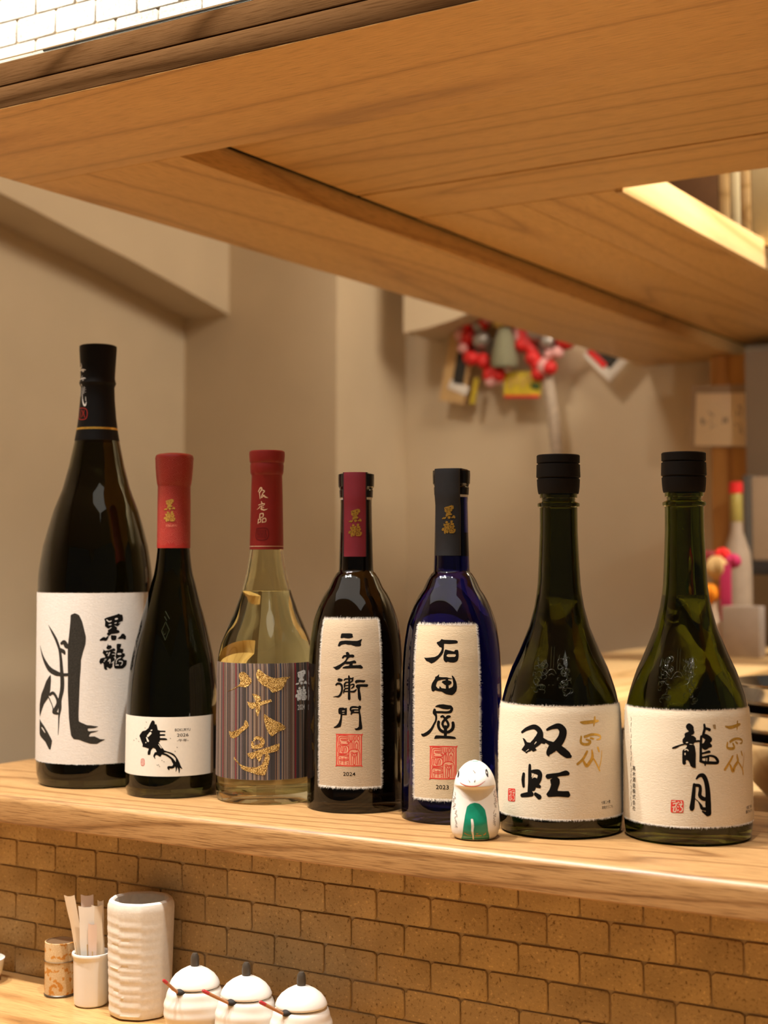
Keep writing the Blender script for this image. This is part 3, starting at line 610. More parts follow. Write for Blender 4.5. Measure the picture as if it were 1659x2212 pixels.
   ["gold","p",[-1107,2341,-960,2340,-944,2335,-960,2324,-994,2320,-1086,2321,-1111,2329]],
   ["gold","p",[-927,2328,-843,2338,-801,2347,-740,2347,-675,2337,-684,2325,-723,2323,-783,2327,-860,2326]],
   ["gold","p",[-1243,2291,-1213,2298,-1196,2308,-1183,2300,-1111,2300,-1077,2291,-1128,2285,-1187,2282,-1238,2286]],
   ["gold","p",[-1356,2269,-1325,2280,-1361,2285,-1273,2278,-1161,2280,-1027,2288,-977,2282,-993,2276,-1060,2275,-985,2270,-977,2262,-1002,2252,-993,2243,-1010,2235,-1051,2227,-1068,2210,-1135,2203,-1212,2210,-1229,2207,-1207,2199,-1263,2199,-1307,2204,-1325,2224,-1352,2227,-1415,2222,-1457,2232,-1424,2245,-1352,2249,-1273,2251,-1312,2262]],
   ["gold","p",[-952,2293,-948,2304,-910,2306,-813,2305,-826,2294,-847,2287,-757,2285,-757,2273,-783,2268,-723,2267,-701,2257,-766,2248,-774,2245,-740,2240,-652,2238,-661,2221,-713,2210,-782,2204,-976,2204,-1018,2210,-1026,2227,-993,2239,-960,2246,-985,2252,-968,2262,-960,2271,-943,2281]],
   ["darkred","s",[-1231,2404,41,-1162,2397,41,-1103,2399,41]],
   ["darkred","s",[-978,2407,64,-936,2409,64]],
   ["darkred","s",[-1162,2383,35,-1107,2384,35]],
   ["darkred","s",[-999,2390,33,-961,2392,33]],
   ["darkred","s",[-1162,2366,29,-1103,2372,29]],
   ["darkred","s",[-994,2380,17,-952,2375,17]],
   ["darkred","s",[-885,2390,21,-835,2395,21]],
   ["darkred","s",[-1229,2267,37,-1212,2269,37]],
   ["darkred","s",[-1187,2257,35,-1144,2270,35]],
   ["darkred","s",[-1290,2242,21,-1246,2243,21]],
   ["darkred","s",[-1316,2232,17,-1272,2239,17]],
   ["darkred","s",[-1182,2234,29,-1136,2243,29,-1140,2226,29]],
   ["darkred","s",[-1085,2227,26,-1026,2234,26]],
   ["darkred","s",[-1069,2263,23,-993,2263,23,-977,2258,23]],
   ["darkred","s",[-1018,2251,23,-993,2246,23]],
   ["darkred","s",[-905,2264,64,-834,2264,64]],
   ["darkred","s",[-964,2226,29,-951,2238,29,-893,2246,29,-834,2249,29]],
   ["darkred","s",[-876,2234,33,-791,2233,33,-795,2222,33,-825,2219,33]],
   ["darkred","s",[-972,2219,37,-901,2219,37]]],
 },
 "B5":{
  "label":[
   ["ink","p",[-1267,1404,-1235,1399,-1113,1397,-999,1396,-960,1393,-935,1383,-955,1372,-1100,1367,-1214,1368,-1219,1347,-1221,1324,-1230,1303,-1273,1277,-1335,1251,-1405,1229,-1470,1217,-1532,1228,-1589,1236,-1638,1259,-1583,1258,-1493,1262,-1400,1268,-1336,1281,-1293,1302,-1263,1326,-1267,1339,-1315,1346,-1373,1373,-1358,1381,-1312,1387]],
   ["ink","p",[-1190,1325,-1112,1318,-1013,1310,-994,1322,-944,1322,-929,1313,-925,1278,-935,1250,-966,1234,-1014,1227,-1093,1228,-1142,1233,-1173,1228,-1210,1238,-1225,1254,-1223,1282,-1208,1310]],
   ["paper","s",[-1145,1278,141,-1124,1279,211,-1008,1280,202,-995,1286,70]],
   ["ink","p",[-1309,1137,-1309,1117,-1269,1115,-1172,1115,-1100,1109,-1058,1107,-1058,1102,-1118,1102,-1178,1099,-1268,1095,-1336,1086,-1367,1062,-1368,1046,-1330,1030,-1305,1028,-1302,1044,-1287,1044,-1256,1032,-1184,1029,-1118,1031,-1064,1039,-1040,1050,-1034,1069,-1049,1104,-1064,1128,-1046,1127,-1010,1111,-975,1078,-962,1041,-975,1011,-1011,992,-1059,980,-1118,983,-1184,989,-1256,1006,-1330,1009,-1386,1014,-1425,1004,-1457,1010,-1470,1038,-1451,1068,-1418,1087,-1390,1104,-1387,1117,-1362,1120,-1331,1130]],
   ["ink","s",[-1157,1106,188,-1154,1080,211,-1151,1055,211,-1148,1024,234]],
   ["ink","p",[-1259,1079,-1220,1089,-1172,1092,-1112,1090,-1076,1085,-1064,1073,-1088,1061,-1124,1055,-1172,1054,-1208,1062]],
   ["ink","s",[-1380,891,56,-1318,896,199,-1233,893,351,-1149,889,328,-1089,890,257]],
   ["ink","s",[-1095,892,211,-1062,878,211,-1089,856,211,-1161,849,176,-1269,850,164,-1361,849,176]],
   ["ink","s",[-1399,866,211,-1399,843,305,-1368,820,164,-1374,785,141,-1406,761,141,-1457,723,188,-1523,694,258,-1591,677,259,-1648,669,224,-1677,674,129]],
   ["ink","s",[-1269,815,140,-1239,820,187,-1209,810,164,-1173,792,164,-1137,769,187,-1131,750,187,-1161,736,210,-1185,727,211]],
   ["ink","s",[-1101,818,164,-1137,816,234,-1185,799,187,-1233,777,187,-1242,759,187,-1215,738,187,-1185,724,187]],
   ["ink","s",[-1185,741,234,-1185,706,257,-1188,664,210]],
   ["ink","s",[-1318,776,223,-1324,748,222,-1294,719,222,-1233,703,222,-1179,698,187,-1114,704,222,-1055,723,234,-1037,748,245,-1042,771,222]],
   ["ink","p",[-1409,647,-1387,669,-1362,674,-1209,673,-1091,671,-1008,665,-981,654,-1014,649,-1120,651,-1270,652,-1368,648]],
   ["rose","p",[-1482,586,-989,590,-993,352,-1482,347]],
   ["red","s",[-1485,550,83,-1482,583,83,-1466,589,83,-994,590,83,-986,579,83,-993,361,83,-1003,351,83,-1471,348,83,-1487,354,83,-1485,550,83]],
   ["red","s",[-1446,510,59,-1446,577,59,-1250,579,59]],
   ["red","s",[-1417,512,59,-1417,565,59,-1250,566,59]],
   ["red","s",[-1250,553,59,-1379,553,59,-1379,544,59,-1255,540,59,-1255,515,59,-1417,514,59]],
   ["red","s",[-1417,528,59,-1255,530,59]],
   ["red","s",[-1449,500,59,-1260,503,59,-1255,449,59,-1444,445,59,-1449,500,59]],
   ["red","s",[-1353,502,59,-1353,447,59]],
   ["red","s",[-1425,454,59,-1422,489,59,-1395,491,59,-1387,460,59,-1358,455,59]],
   ["red","s",[-1332,455,59,-1319,491,59,-1296,493,59,-1286,479,59,-1296,456,59]],
   ["red","s",[-1454,434,59,-1255,433,59,-1255,422,59,-1444,423,59,-1444,358,59]],
   ["red","s",[-1417,411,59,-1255,410,59]],
   ["red","s",[-1332,410,59,-1332,360,59]],
   ["red","s",[-1255,400,59,-1411,397,59,-1411,386,59,-1255,389,59,-1255,400,59]],
   ["red","s",[-1411,373,59,-1255,374,59]],
   ["red","s",[-1417,359,59,-1256,361,59]],
   ["red","s",[-1227,578,59,-1219,547,59,-1194,541,59,-1159,547,59,-1154,578,59]],
   ["red","s",[-1189,578,59,-1192,477,59]],
   ["red","s",[-1230,476,59,-1227,523,59,-1194,535,59,-1162,524,59,-1159,477,59]],
   ["red","s",[-1129,549,59,-1126,577,59,-1099,577,59,-1096,550,59,-1129,540,59,-1132,477,59]],
   ["red","s",[-1024,550,59,-1029,577,59,-1064,577,59,-1059,550,59,-1029,538,59,-1030,478,59]],
   ["red","s",[-1082,530,59,-1104,516,59,-1094,477,59,-1069,477,59,-1059,516,59,-1082,530,59]],
   ["red","s",[-1225,359,59,-1222,465,59,-1035,466,59,-1030,362,59]],
   ["red","s",[-1195,453,59,-1159,455,59,-1129,446,59,-1055,455,59]],
   ["red","s",[-1195,443,59,-1149,443,59]],
   ["red","s",[-1100,443,59,-1060,442,59]],
   ["red","s",[-1124,448,59,-1125,417,59]],
   ["red","s",[-1185,360,59,-1185,430,59,-1165,432,59,-1142,415,59,-1147,364,59,-1105,364,59,-1110,415,59,-1085,433,59,-1070,431,59,-1065,362,59]],
   ["ink","t","2023",-1249,285,986,318,0]],
  "tag":[
   ["gold","p",[-1474,2419,-1416,2423,-1390,2425,-1243,2430,-1085,2437,-1056,2440,-1019,2436,-952,2435,-932,2420,-940,2409,-994,2407,-1028,2395,-1086,2388,-1127,2389,-1098,2382,-1107,2375,-1045,2372,-1028,2365,-1078,2360,-1161,2359,-1262,2357,-1330,2349,-1373,2353,-1400,2359,-1356,2366,-1373,2372,-1312,2379,-1356,2379,-1452,2390,-1448,2407]],
   ["gold","s",[-1593,2334,69,-1490,2338,150,-1427,2337,127,-1356,2348,46]],
   ["gold","p",[-1275,2353,-1128,2352,-1112,2347,-1128,2336,-1162,2332,-1254,2333,-1279,2341]],
   ["gold","p",[-1095,2340,-1012,2349,-970,2359,-912,2359,-849,2348,-858,2336,-896,2335,-954,2339,-1029,2337]],
   ["gold","p",[-1414,2303,-1383,2311,-1365,2320,-1352,2312,-1280,2313,-1246,2303,-1297,2297,-1357,2295,-1410,2299]],
   ["gold","p",[-1532,2282,-1500,2293,-1537,2298,-1445,2291,-1331,2293,-1196,2300,-1146,2295,-1163,2289,-1229,2288,-1154,2283,-1146,2275,-1171,2265,-1163,2256,-1180,2249,-1222,2241,-1239,2224,-1307,2217,-1385,2224,-1402,2221,-1380,2214,-1438,2213,-1483,2219,-1501,2237,-1529,2241,-1595,2236,-1639,2246,-1604,2259,-1528,2262,-1446,2265,-1486,2275]],
   ["gold","p",[-1121,2306,-1116,2316,-1079,2319,-984,2317,-996,2307,-1017,2300,-930,2297,-930,2286,-955,2281,-897,2280,-876,2270,-939,2261,-948,2258,-914,2254,-830,2251,-839,2235,-890,2224,-957,2218,-1147,2218,-1189,2224,-1197,2241,-1163,2253,-1130,2260,-1155,2265,-1138,2275,-1129,2284,-1113,2294]],
   ["darkblue","s",[-1399,2414,40,-1329,2407,40,-1269,2410,40]],
   ["darkblue","s",[-1143,2417,63,-1102,2419,63]],
   ["darkblue","s",[-1329,2394,35,-1274,2395,35]],
   ["darkblue","s",[-1164,2401,32,-1127,2402,32]],
   ["darkblue","s",[-1330,2378,29,-1270,2384,29]],
   ["darkblue","s",[-1161,2391,17,-1119,2386,17]],
   ["darkblue","s",[-1053,2401,21,-1003,2406,21]],
   ["darkblue","s",[-1401,2280,37,-1384,2282,37]],
   ["darkblue","s",[-1358,2270,35,-1314,2283,35]],
   ["darkblue","s",[-1464,2255,21,-1419,2256,21]],
   ["darkblue","s",[-1491,2246,17,-1446,2253,17]],
   ["darkblue","s",[-1354,2248,29,-1306,2256,29,-1311,2240,29]],
   ["darkblue","s",[-1256,2241,25,-1197,2248,25]],
   ["darkblue","s",[-1238,2276,23,-1163,2276,23,-1146,2271,23]],
   ["darkblue","s",[-1188,2264,23,-1163,2260,23]],
   ["darkblue","s",[-1076,2277,63,-1005,2277,63]],
   ["darkblue","s",[-1134,2240,29,-1122,2251,29,-1064,2260,29,-1006,2263,29]],
   ["darkblue","s",[-1047,2248,32,-964,2247,32,-969,2236,32,-998,2232,32]],
   ["darkblue","s",[-1143,2232,37,-1072,2232,37]]],
 },
 "B6":{
  "label":[
   ["ink","s",[-1777,755,183,-1677,783,274,-1541,799,364,-1453,765,424,-1480,710,667,-1565,672,546,-1654,636,365,-1725,630,183]],
   ["ink","p",[-1762,714,-1721,709,-1672,687,-1580,684,-1521,644,-1504,635,-1565,621,-1609,635,-1686,605,-1709,613,-1780,629,-1718,667]],
   ["ink","s",[-1494,716,364,-1410,699,303,-1383,689,181]],
   ["ink","s",[-1336,784,169,-1262,801,272,-1155,811,423,-1089,781,543,-1103,734,543,-1170,686,603,-1262,649,604,-1315,615,332,-1309,598,91]],
   ["ink","s",[-1404,715,218,-1329,696,242,-1196,668,483,-1092,633,573,-1014,606,482,-981,598,271]],
   ["paper","s",[-1543,676,24,-1515,692,73]],
   ["paper","s",[-1376,680,48,-1355,662,60]],
   ["paper","s",[-1693,620,24,-1647,635,49]],
   ["ink","s",[-1624,523,212,-1625,466,273,-1617,407,364,-1625,334,394]],
   ["ink","s",[-1737,456,243,-1750,413,304,-1741,368,231]],
   ["ink","s",[-1580,480,243,-1480,477,423,-1452,451,333,-1494,405,363,-1580,390,364]],
   ["ink","s",[-1537,415,484,-1573,360,424]],
   ["ink","s",[-1495,381,333,-1460,376,242]],
   ["paper","s",[-1588,441,49,-1576,453,121,-1563,465,48]],
   ["ink","s",[-1775,300,274,-1671,310,364,-1596,318,364]],
   ["ink","s",[-1526,319,272,-1467,301,375]],
   ["ink","s",[-1324,451,362,-1251,458,332,-1147,468,271,-1049,478,391,-1019,475,289]],
   ["ink","p",[-1291,428,-1251,440,-1225,462,-1147,436,-1141,406,-1168,370,-1174,352,-1110,350,-1006,350,-980,323,-1007,306,-1175,311,-1319,305,-1352,325,-1305,356,-1278,392]],
   ["gold","s",[-808,840,73,-744,836,242,-640,838,242,-529,842,212,-474,843,97]],
   ["gold","s",[-542,872,121,-553,842,182,-573,807,49]],
   ["gold","s",[-796,737,133,-803,697,181,-755,682,181,-675,683,212,-644,701,181,-709,714,133]],
   ["gold","s",[-737,735,181,-617,748,182,-506,745,152,-448,732,121,-459,714,121,-523,710,73]],
   ["gold","s",[-634,724,151,-581,717,109]],
   ["gold","s",[-703,629,169,-772,578,181,-863,542,169]],
   ["gold","s",[-773,569,133,-717,529,241,-658,552,242,-612,586,242,-618,637,109]],
   ["gold","s",[-612,586,133,-552,549,121,-478,487,109]],
   ["gold","s",[-429,629,49,-449,558,73,-489,505,85]],
   ["gold","s",[-508,653,152,-484,624,121]],
   ["red","p",[-2081,334,-1926,341,-1913,332,-1916,258,-1929,248,-2076,242,-2097,249,-2094,325]],
   ["paper","s",[-2073,323,40,-2028,327,40]],
   ["paper","s",[-2057,307,40,-2018,314,40,-2022,290,40,-2067,282,40]],
   ["paper","s",[-2047,277,40,-2052,252,40,-2018,254,40,-2014,281,40]],
   ["paper","s",[-1990,292,40,-1985,287,40]],
   ["paper","s",[-1982,325,40,-1973,321,40]],
   ["paper","s",[-1947,330,39,-1938,323,39]],
   ["paper","s",[-1973,307,40,-1929,314,39,-1955,294,39,-1929,281,39,-1938,259,39,-1964,256,39]],
   ["paper","s",[-2000,310,40,-2000,320,40]],
   ["paper","s",[-1990,259,40,-1985,268,40]],
   ["ink","t","七垂二十貫",-355,257,910,231,0],
   ["ink","t","双虹(そうこう)",-319,219,1154,255,0],
   ["ink","s",[-2660,895,25,-2660,874,32]],
   ["ink","s",[-2660,856,25,-2660,835,32]],
   ["ink","s",[-2660,817,25,-2660,795,32]],
   ["ink","s",[-2660,777,25,-2660,756,32]],
   ["ink","s",[-2660,738,25,-2660,716,32]],
   ["ink","s",[-2660,698,25,-2660,677,32]],
   ["ink","s",[-2660,659,25,-2660,638,32]],
   ["ink","s",[-2616,622,25,-2612,601,31]],
   ["ink","s",[-2604,583,25,-2582,564,31]],
   ["ink","s",[-2595,545,25,-2617,522,31]],
   ["ink","s",[-2587,506,25,-2585,485,31]],
   ["ink","s",[-2579,467,25,-2563,447,31]],
   ["ink","s",[-2573,429,25,-2587,406,31]],
   ["ink","s",[-2566,390,25,-2565,369,31]],
   ["ink","s",[-2561,351,25,-2547,331,31]],
   ["ink","s",[-2555,312,25,-2567,291,31]],
   ["ink","s",[-2550,274,25,-2548,253,31]],
   ["ink","s",[-2545,235,25,-2533,215,31]]],
 },
 "B7":{
  "label":[
   ["ink","p",[-1230,837,-1214,851,-1181,860,-1142,852,-1112,836,-1108,813,-1098,796,-1114,785,-1150,775,-1114,772,-1079,759,-1075,741,-1096,727,-1117,715,-1097,699,-1090,678,-1084,648,-1088,597,-1089,550,-1132,552,-1167,564,-1181,584,-1196,598,-1226,605,-1236,593,-1232,579,-1262,569,-1287,578,-1289,618,-1285,665,-1270,676,-1239,681,-1213,705,-1254,711,-1281,725,-1281,746,-1247,765,-1252,784,-1231,793,-1185,803,-1220,821]],
   ["paper","s",[-1223,725,66,-1205,726,66]],
   ["paper","s",[-1173,714,33,-1137,713,33]],
   ["paper","s",[-1249,672,71,-1219,678,71,-1199,669,71]],
   ["paper","s",[-1245,650,80,-1245,641,80]],
   ["ink","s",[-1431,683,106,-1382,691,165,-1320,704,106,-1238,716,106,-1167,725,106,-1075,735,141,-1018,736,141]],
   ["ink","s",[-944,850,153,-940,822,189,-957,794,189,-970,769,189]],
   ["ink","s",[-929,824,189,-883,819,189,-865,814,224]],
   ["ink","s",[-996,769,165,-1003,736,189,-1008,690,177,-1010,643,188,-1011,599,212]],
   ["ink","p",[-974,787,-916,785,-857,770,-826,752,-832,735,-861,724,-829,705,-836,694,-885,688,-912,678,-944,674,-985,685,-993,718,-962,722,-937,748,-975,759]],
   ["ink","s",[-992,650,118,-940,656,153,-881,662,188,-871,660,141]],
   ["ink","s",[-993,623,118,-925,627,165,-867,634,141,-796,626,165,-758,609,212,-739,590,200,-764,583,200,-863,585,212,-942,587,212,-1019,597,165]],
   ["ink","s",[-894,620,141,-900,594,118]],
   ["ink","s",[-933,615,59,-934,594,59]],
   ["ink","s",[-947,583,153,-945,567,85]],
   ["ink","s",[-1114,435,193,-1122,391,258,-1137,327,290,-1152,276,354,-1156,266,309]],
   ["ink","s",[-1082,474,103,-1036,496,226,-980,496,322,-938,461,322,-912,391,354,-908,295,419,-903,235,386]],
   ["ink","s",[-995,248,116,-918,226,258]],
   ["ink","s",[-1107,429,226,-1038,426,226,-1025,398,226,-1033,359,258,-985,337,290,-928,334,258]],
   ["ink","s",[-1116,340,52,-1055,315,64,-1021,289,193,-1001,270,232,-945,264,258]],
   ["gold","s",[-581,834,89,-501,825,213,-402,830,214,-288,839,197,-253,841,107]],
   ["gold","s",[-316,864,107,-328,836,161,-345,802,43]],
   ["gold","s",[-558,720,114,-570,689,160,-512,677,178,-427,681,178,-450,710,142]],
   ["gold","s",[-505,726,178,-417,741,178,-309,741,143,-223,727,125,-234,710,107,-283,706,64]],
   ["gold","s",[-387,719,125,-347,708,100]],
   ["gold","s",[-466,623,149,-550,573,177,-623,534,170]],
   ["gold","s",[-521,565,106,-482,528,248,-456,521,213,-427,551,213,-356,584,214,-366,616,178,-370,635,36]],
   ["gold","s",[-356,584,107,-244,526,107,-226,487,114]],
   ["gold","s",[-182,637,21,-203,581,43,-237,533,64]],
   ["gold","s",[-262,647,125,-236,621,107]],
   ["red","p",[-1454,321,-1290,323,-1275,314,-1280,245,-1296,236,-1451,234,-1471,241,-1466,313]],
   ["paper","s",[-1446,310,68,-1400,313,68]],
   ["paper","s",[-1430,294,68,-1391,300,68,-1395,278,68,-1441,272,68]],
   ["paper","s",[-1421,266,68,-1428,243,68,-1392,244,68,-1388,269,68]],
   ["paper","s",[-1362,279,68,-1357,274,68]],
   ["paper","s",[-1352,310,68,-1342,306,68]],
   ["paper","s",[-1313,314,68,-1304,307,68]],
   ["paper","s",[-1343,292,68,-1294,298,68,-1324,280,68,-1295,267,68,-1305,246,68,-1334,244,68]],
   ["paper","s",[-1372,296,68,-1371,305,68]],
   ["paper","s",[-1363,247,68,-1357,256,68]],
   ["ink","t","七垂二十貫",-46,247,984,236,0],
   ["ink","t","龍月(りゅうげつ)",-31,216,1247,263,0],
   ["ink","t","髙",-2161,510,371,344,0],
   ["ink","t","木",-2162,469,370,344,0],
   ["ink","t","酒",-2162,429,370,344,0],
   ["ink","t","造",-2163,388,370,344,0],
   ["ink","t","株",-2164,347,370,344,0],
   ["ink","t","式",-2164,307,370,344,0],
   ["ink","t","会",-2165,266,370,344,0],
   ["ink","t","社",-2165,226,370,344,0],
   ["ink","s",[-2291,871,40,-2269,858,47,-2279,843,33]],
   ["ink","s",[-2264,831,40,-2275,816,47,-2272,802,33]],
   ["ink","s",[-2276,790,40,-2280,775,47,-2265,762,33]],
   ["ink","s",[-2251,750,40,-2249,736,47,-2258,721,33]],
   ["ink","s",[-2263,709,40,-2254,695,47,-2252,681,33]],
   ["ink","s",[-2238,670,40,-2260,654,47,-2248,640,33]],
   ["ink","s",[-2254,628,40,-2236,614,46,-2248,599,33]],
   ["ink","s",[-2237,588,40,-2248,573,46,-2249,559,33]],
   ["ink","s",[-2255,546,40,-2261,532,47,-2249,518,33]],
   ["ink","s",[-2238,507,40,-2238,492,46,-2250,477,33]],
   ["ink","s",[-2256,465,40,-2250,451,46,-2250,436,33]],
   ["ink","s",[-2239,425,40,-2263,409,46,-2251,396,33]],
   ["ink","s",[-2257,383,40,-2239,370,46,-2251,355,33]],
   ["ink","s",[-2240,344,40,-2252,329,46,-2252,314,33]],
   ["ink","s",[-2258,302,40,-2264,287,46,-2252,273,33]],
   ["ink","s",[-2241,263,40,-2241,248,46,-2253,233,33]],
   ["grey","p",[-809,848,-761,850,-755,819,-792,821]]],
 },
}

for a, b in (('B5', 'B4'), ('B7', 'B6')): BOT[a] = dict(BOT[b], ax=BOT[a]['ax'])
def rat(bt, z):
    pr = [tuple(p) for p in BOT[bt]['cap'] + BOT[bt].get('ring', []) + BOT[bt].get('white', []) + BOT[bt]['body']]
    pr = pr[::-1]
    if z <= pr[0][1]: return pr[0][0] / 1000
    for (r0, z0), (r1, z1) in zip(pr, pr[1:]):
        if z0 <= z <= z1: return (r0 + (r1 - r0) * ((z - z0) / (z1 - z0) if z1 > z0 else 0)) / 1000
    return pr[-1][0] / 1000
m_ink = plain('black_ink', (0.008, 0.007, 0.006), 0.9, spec=0.05)
INK = dict(ink=m_ink, soot=plain('soot_ink', (0.034, 0.030, 0.024), 0.9, spec=0.1, var=0.25, vscale=900), red=plain('seal_red', (0.62, 0.035, 0.025), 0.6),
    rose=plain('seal_rose', (0.72, 0.33, 0.20), 0.9), white=plain('white_print', (0.80, 0.78, 0.75), 0.6), cream=plain('cream_print', (0.80, 0.58, 0.38), 0.5),
    pink=plain('pink_print', (0.62, 0.20, 0.12), 0.5), darkred=plain('dark_red_print', (0.14, 0.004, 0.004), 0.5), capred=plain('cap_red_print', (0.30, 0.020, 0.014), 0.4),
    darkblue=plain('dark_blue_print', (0.006, 0.007, 0.012), 0.6), dark=plain('dark_thread', (0.05, 0.035, 0.03), 0.7), grey=plain('grey_fleck', (0.30, 0.20, 0.09), 0.8),
    gold=plain('gold_foil', (0.70, 0.42, 0.075), 0.36, metal=0.6, var=0.15, vscale=500))
m, t, b = nt('gold_thread'); INK['glit'] = m
tc = N(t, 'ShaderNodeTexCoord'); vo = N(t, 'ShaderNodeTexVoronoi', Scale=1500.0); t.links.new(tc.outputs['Object'], vo.inputs['Vector'])
r = ramp(t, [(0.10, (0.95, 0.70, 0.28)), (0.45, (0.55, 0.32, 0.07)), (0.7, (0.16, 0.08, 0.015))]); t.links.new(vo.outputs['Distance'], r.inputs[0]); t.links.new(r.outputs[0], b.inputs['Base Color'])
b.inputs['Metallic'].default_value = 0.45; b.inputs['Roughness'].default_value = 0.35; bump(t, b, vo.outputs['Distance'], 1.0, 0.0005)

def spline(pts):
    out = []; n = len(pts)
    for i in range(n - 1):
        p0, p1, p2, p3 = pts[max(i - 1, 0)], pts[i], pts[i + 1], pts[min(i + 2, n - 1)]
        d = math.hypot(p2[0] - p1[0], p2[1] - p1[1]); k = max(2, min(8, int(d / 0.7) + 1))
        for s in range(k):
            u = s / k
            q = [0.5 * (2 * b + (c - a) * u + (2 * a - 5 * b + 4 * c - d_) * u * u + (3 * b - a - 3 * c + d_) * u ** 3) for a, b, c, d_ in zip(p0, p1, p2, p3)]
            q[2] = max(0.02, p1[2] + (p2[2] - p1[2]) * u); out.append(q)
    out.append(list(pts[-1])); return out
def stroke2d(pts, closed_corner=False):
    """outline strip of a brush stroke: (u, v, width) in mm -> verts, quads"""
    sharp = len(pts) <= 2 or max(p[2] for p in pts) < 0.9
    q = [list(p) for p in pts] if len(pts) == 2 else spline(pts)
    def ext(a, b):
        d = math.hypot(a[0] - b[0], a[1] - b[1]) or 1e-6; ux, uy = (a[0] - b[0]) / d, (a[1] - b[1]) / d; w = a[2]
        return [[a[0] + ux * w * e, a[1] + uy * w * e, w * s] for e, s in ((0.25, 0.86), (0.42, 0.50), (0.48, 0.15))]
    if len(q) > 1: q = ext(q[0], q[1])[::-1] + q + ext(q[-1], q[-2])
    n = len(q); cols = max(1, math.ceil(max(p[2] for p in q) / 2.5)); v = []; f = []
    for i, p in enumerate(q):
        a, b = q[max(i - 1, 0)], q[min(i + 1, n - 1)]; d = math.hypot(b[0] - a[0], b[1] - a[1]) or 1e-6
        nx, ny = -(b[1] - a[1]) / d, (b[0] - a[0]) / d
        for c in range(cols + 1):
            s = (c / cols - 0.5) * p[2]; v.append((p[0] + nx * s, p[1] + ny * s))
    for i in range(n - 1):
        for c in range(cols): k = i * (cols + 1) + c; f.append((k, k + 1, k + cols + 2, k + cols + 1))
    return v, f
def poly2d(pts, step=2.4, rough=0.0):
    n = len(pts); b = []
    # soften the outline with a closed spline
    for i in range(n):
        p0, p1, p2, p3 = pts[i - 1], pts[i], pts[(i + 1) % n], pts[(i + 2) % n]
        d = math.hypot(p2[0] - p1[0], p2[1] - p1[1]); k = max(1, min(6, int(d / 0.8) + 1))
        for s in range(k):
            u = s / k
            b.append(tuple(0.35 * (0.5 * (2 * B + (C_ - A) * u + (2 * A - 5 * B + 4 * C_ - D) * u * u + (3 * B - A - 3 * C_ + D) * u ** 3)) + 0.65 * (B + (C_ - B) * u) for A, B, C_, D in zip(p0, p1, p2, p3)))
    vs = [Vector(p) for p in b]; nb = len(vs)
    x0, x1 = min(p[0] for p in b), max(p[0] for p in b); y0, y1 = min(p[1] for p in b), max(p[1] for p in b)
    x = x0 + step / 2
    while x < x1:
        y = y0 + step / 2
        while y < y1:
            ins = False
            for i in range(nb):
                (ax, ay), (bx, by) = b[i], b[(i + 1) % nb]
                if (ay > y) != (by > y) and x < (bx - ax) * (y - ay) / (by - ay) + ax: ins = not ins
            if ins: vs.append(Vector((x, y)))
            y += step
        x += step
    r = delaunay_2d_cdt(vs, [], [list(range(nb))], 1, 1e-5)
    return [tuple(p) for p in r[0]], [tuple(f) for f in r[2]]
def text2d(body, w, h, vert=0):
    c = bpy.data.curves.new('glyphs', 'FONT'); c.body = body; c.resolution_u = 3; c.offset = 0.004
    o = bpy.data.objects.new('glyphs', c); COL.objects.link(o); bpy.context.view_layer.update()
    me = bpy.data.meshes.new_from_object(o.evaluated_get(bpy.context.evaluated_depsgraph_get()))
    bpy.data.objects.remove(o); bpy.data.curves.remove(c)
    bm = bmesh.new(); bm.from_mesh(me); bpy.data.meshes.remove(me)
    xs = [p.co.x for p in bm.verts]; ys = [p.co.y for p in bm.verts]; x0, x1, y0, y1 = min(xs), max(xs), min(ys), max(ys)
    for p in bm.verts: p.co = ((p.co.x - (x0 + x1) / 2) * w / (x1 - x0), (p.co.y - (y0 + y1) / 2) * h / (y1 - y0), 0)
    k = int(w / 2.5)
    for i in range(1, k + 1):
        bmesh.ops.bisect_plane(bm, geom=bm.verts[:] + bm.edges[:] + bm.faces[:], plane_co=(-w / 2 + w * i / (k + 1), 0, 0), plane_no=(1, 0, 0))
    bm.verts.index_update(); v = [(p.co.x, p.co.y) for p in bm.verts]; f = [tuple(p.index for p in g.verts) for g in bm.faces]; bm.free(); return v, f
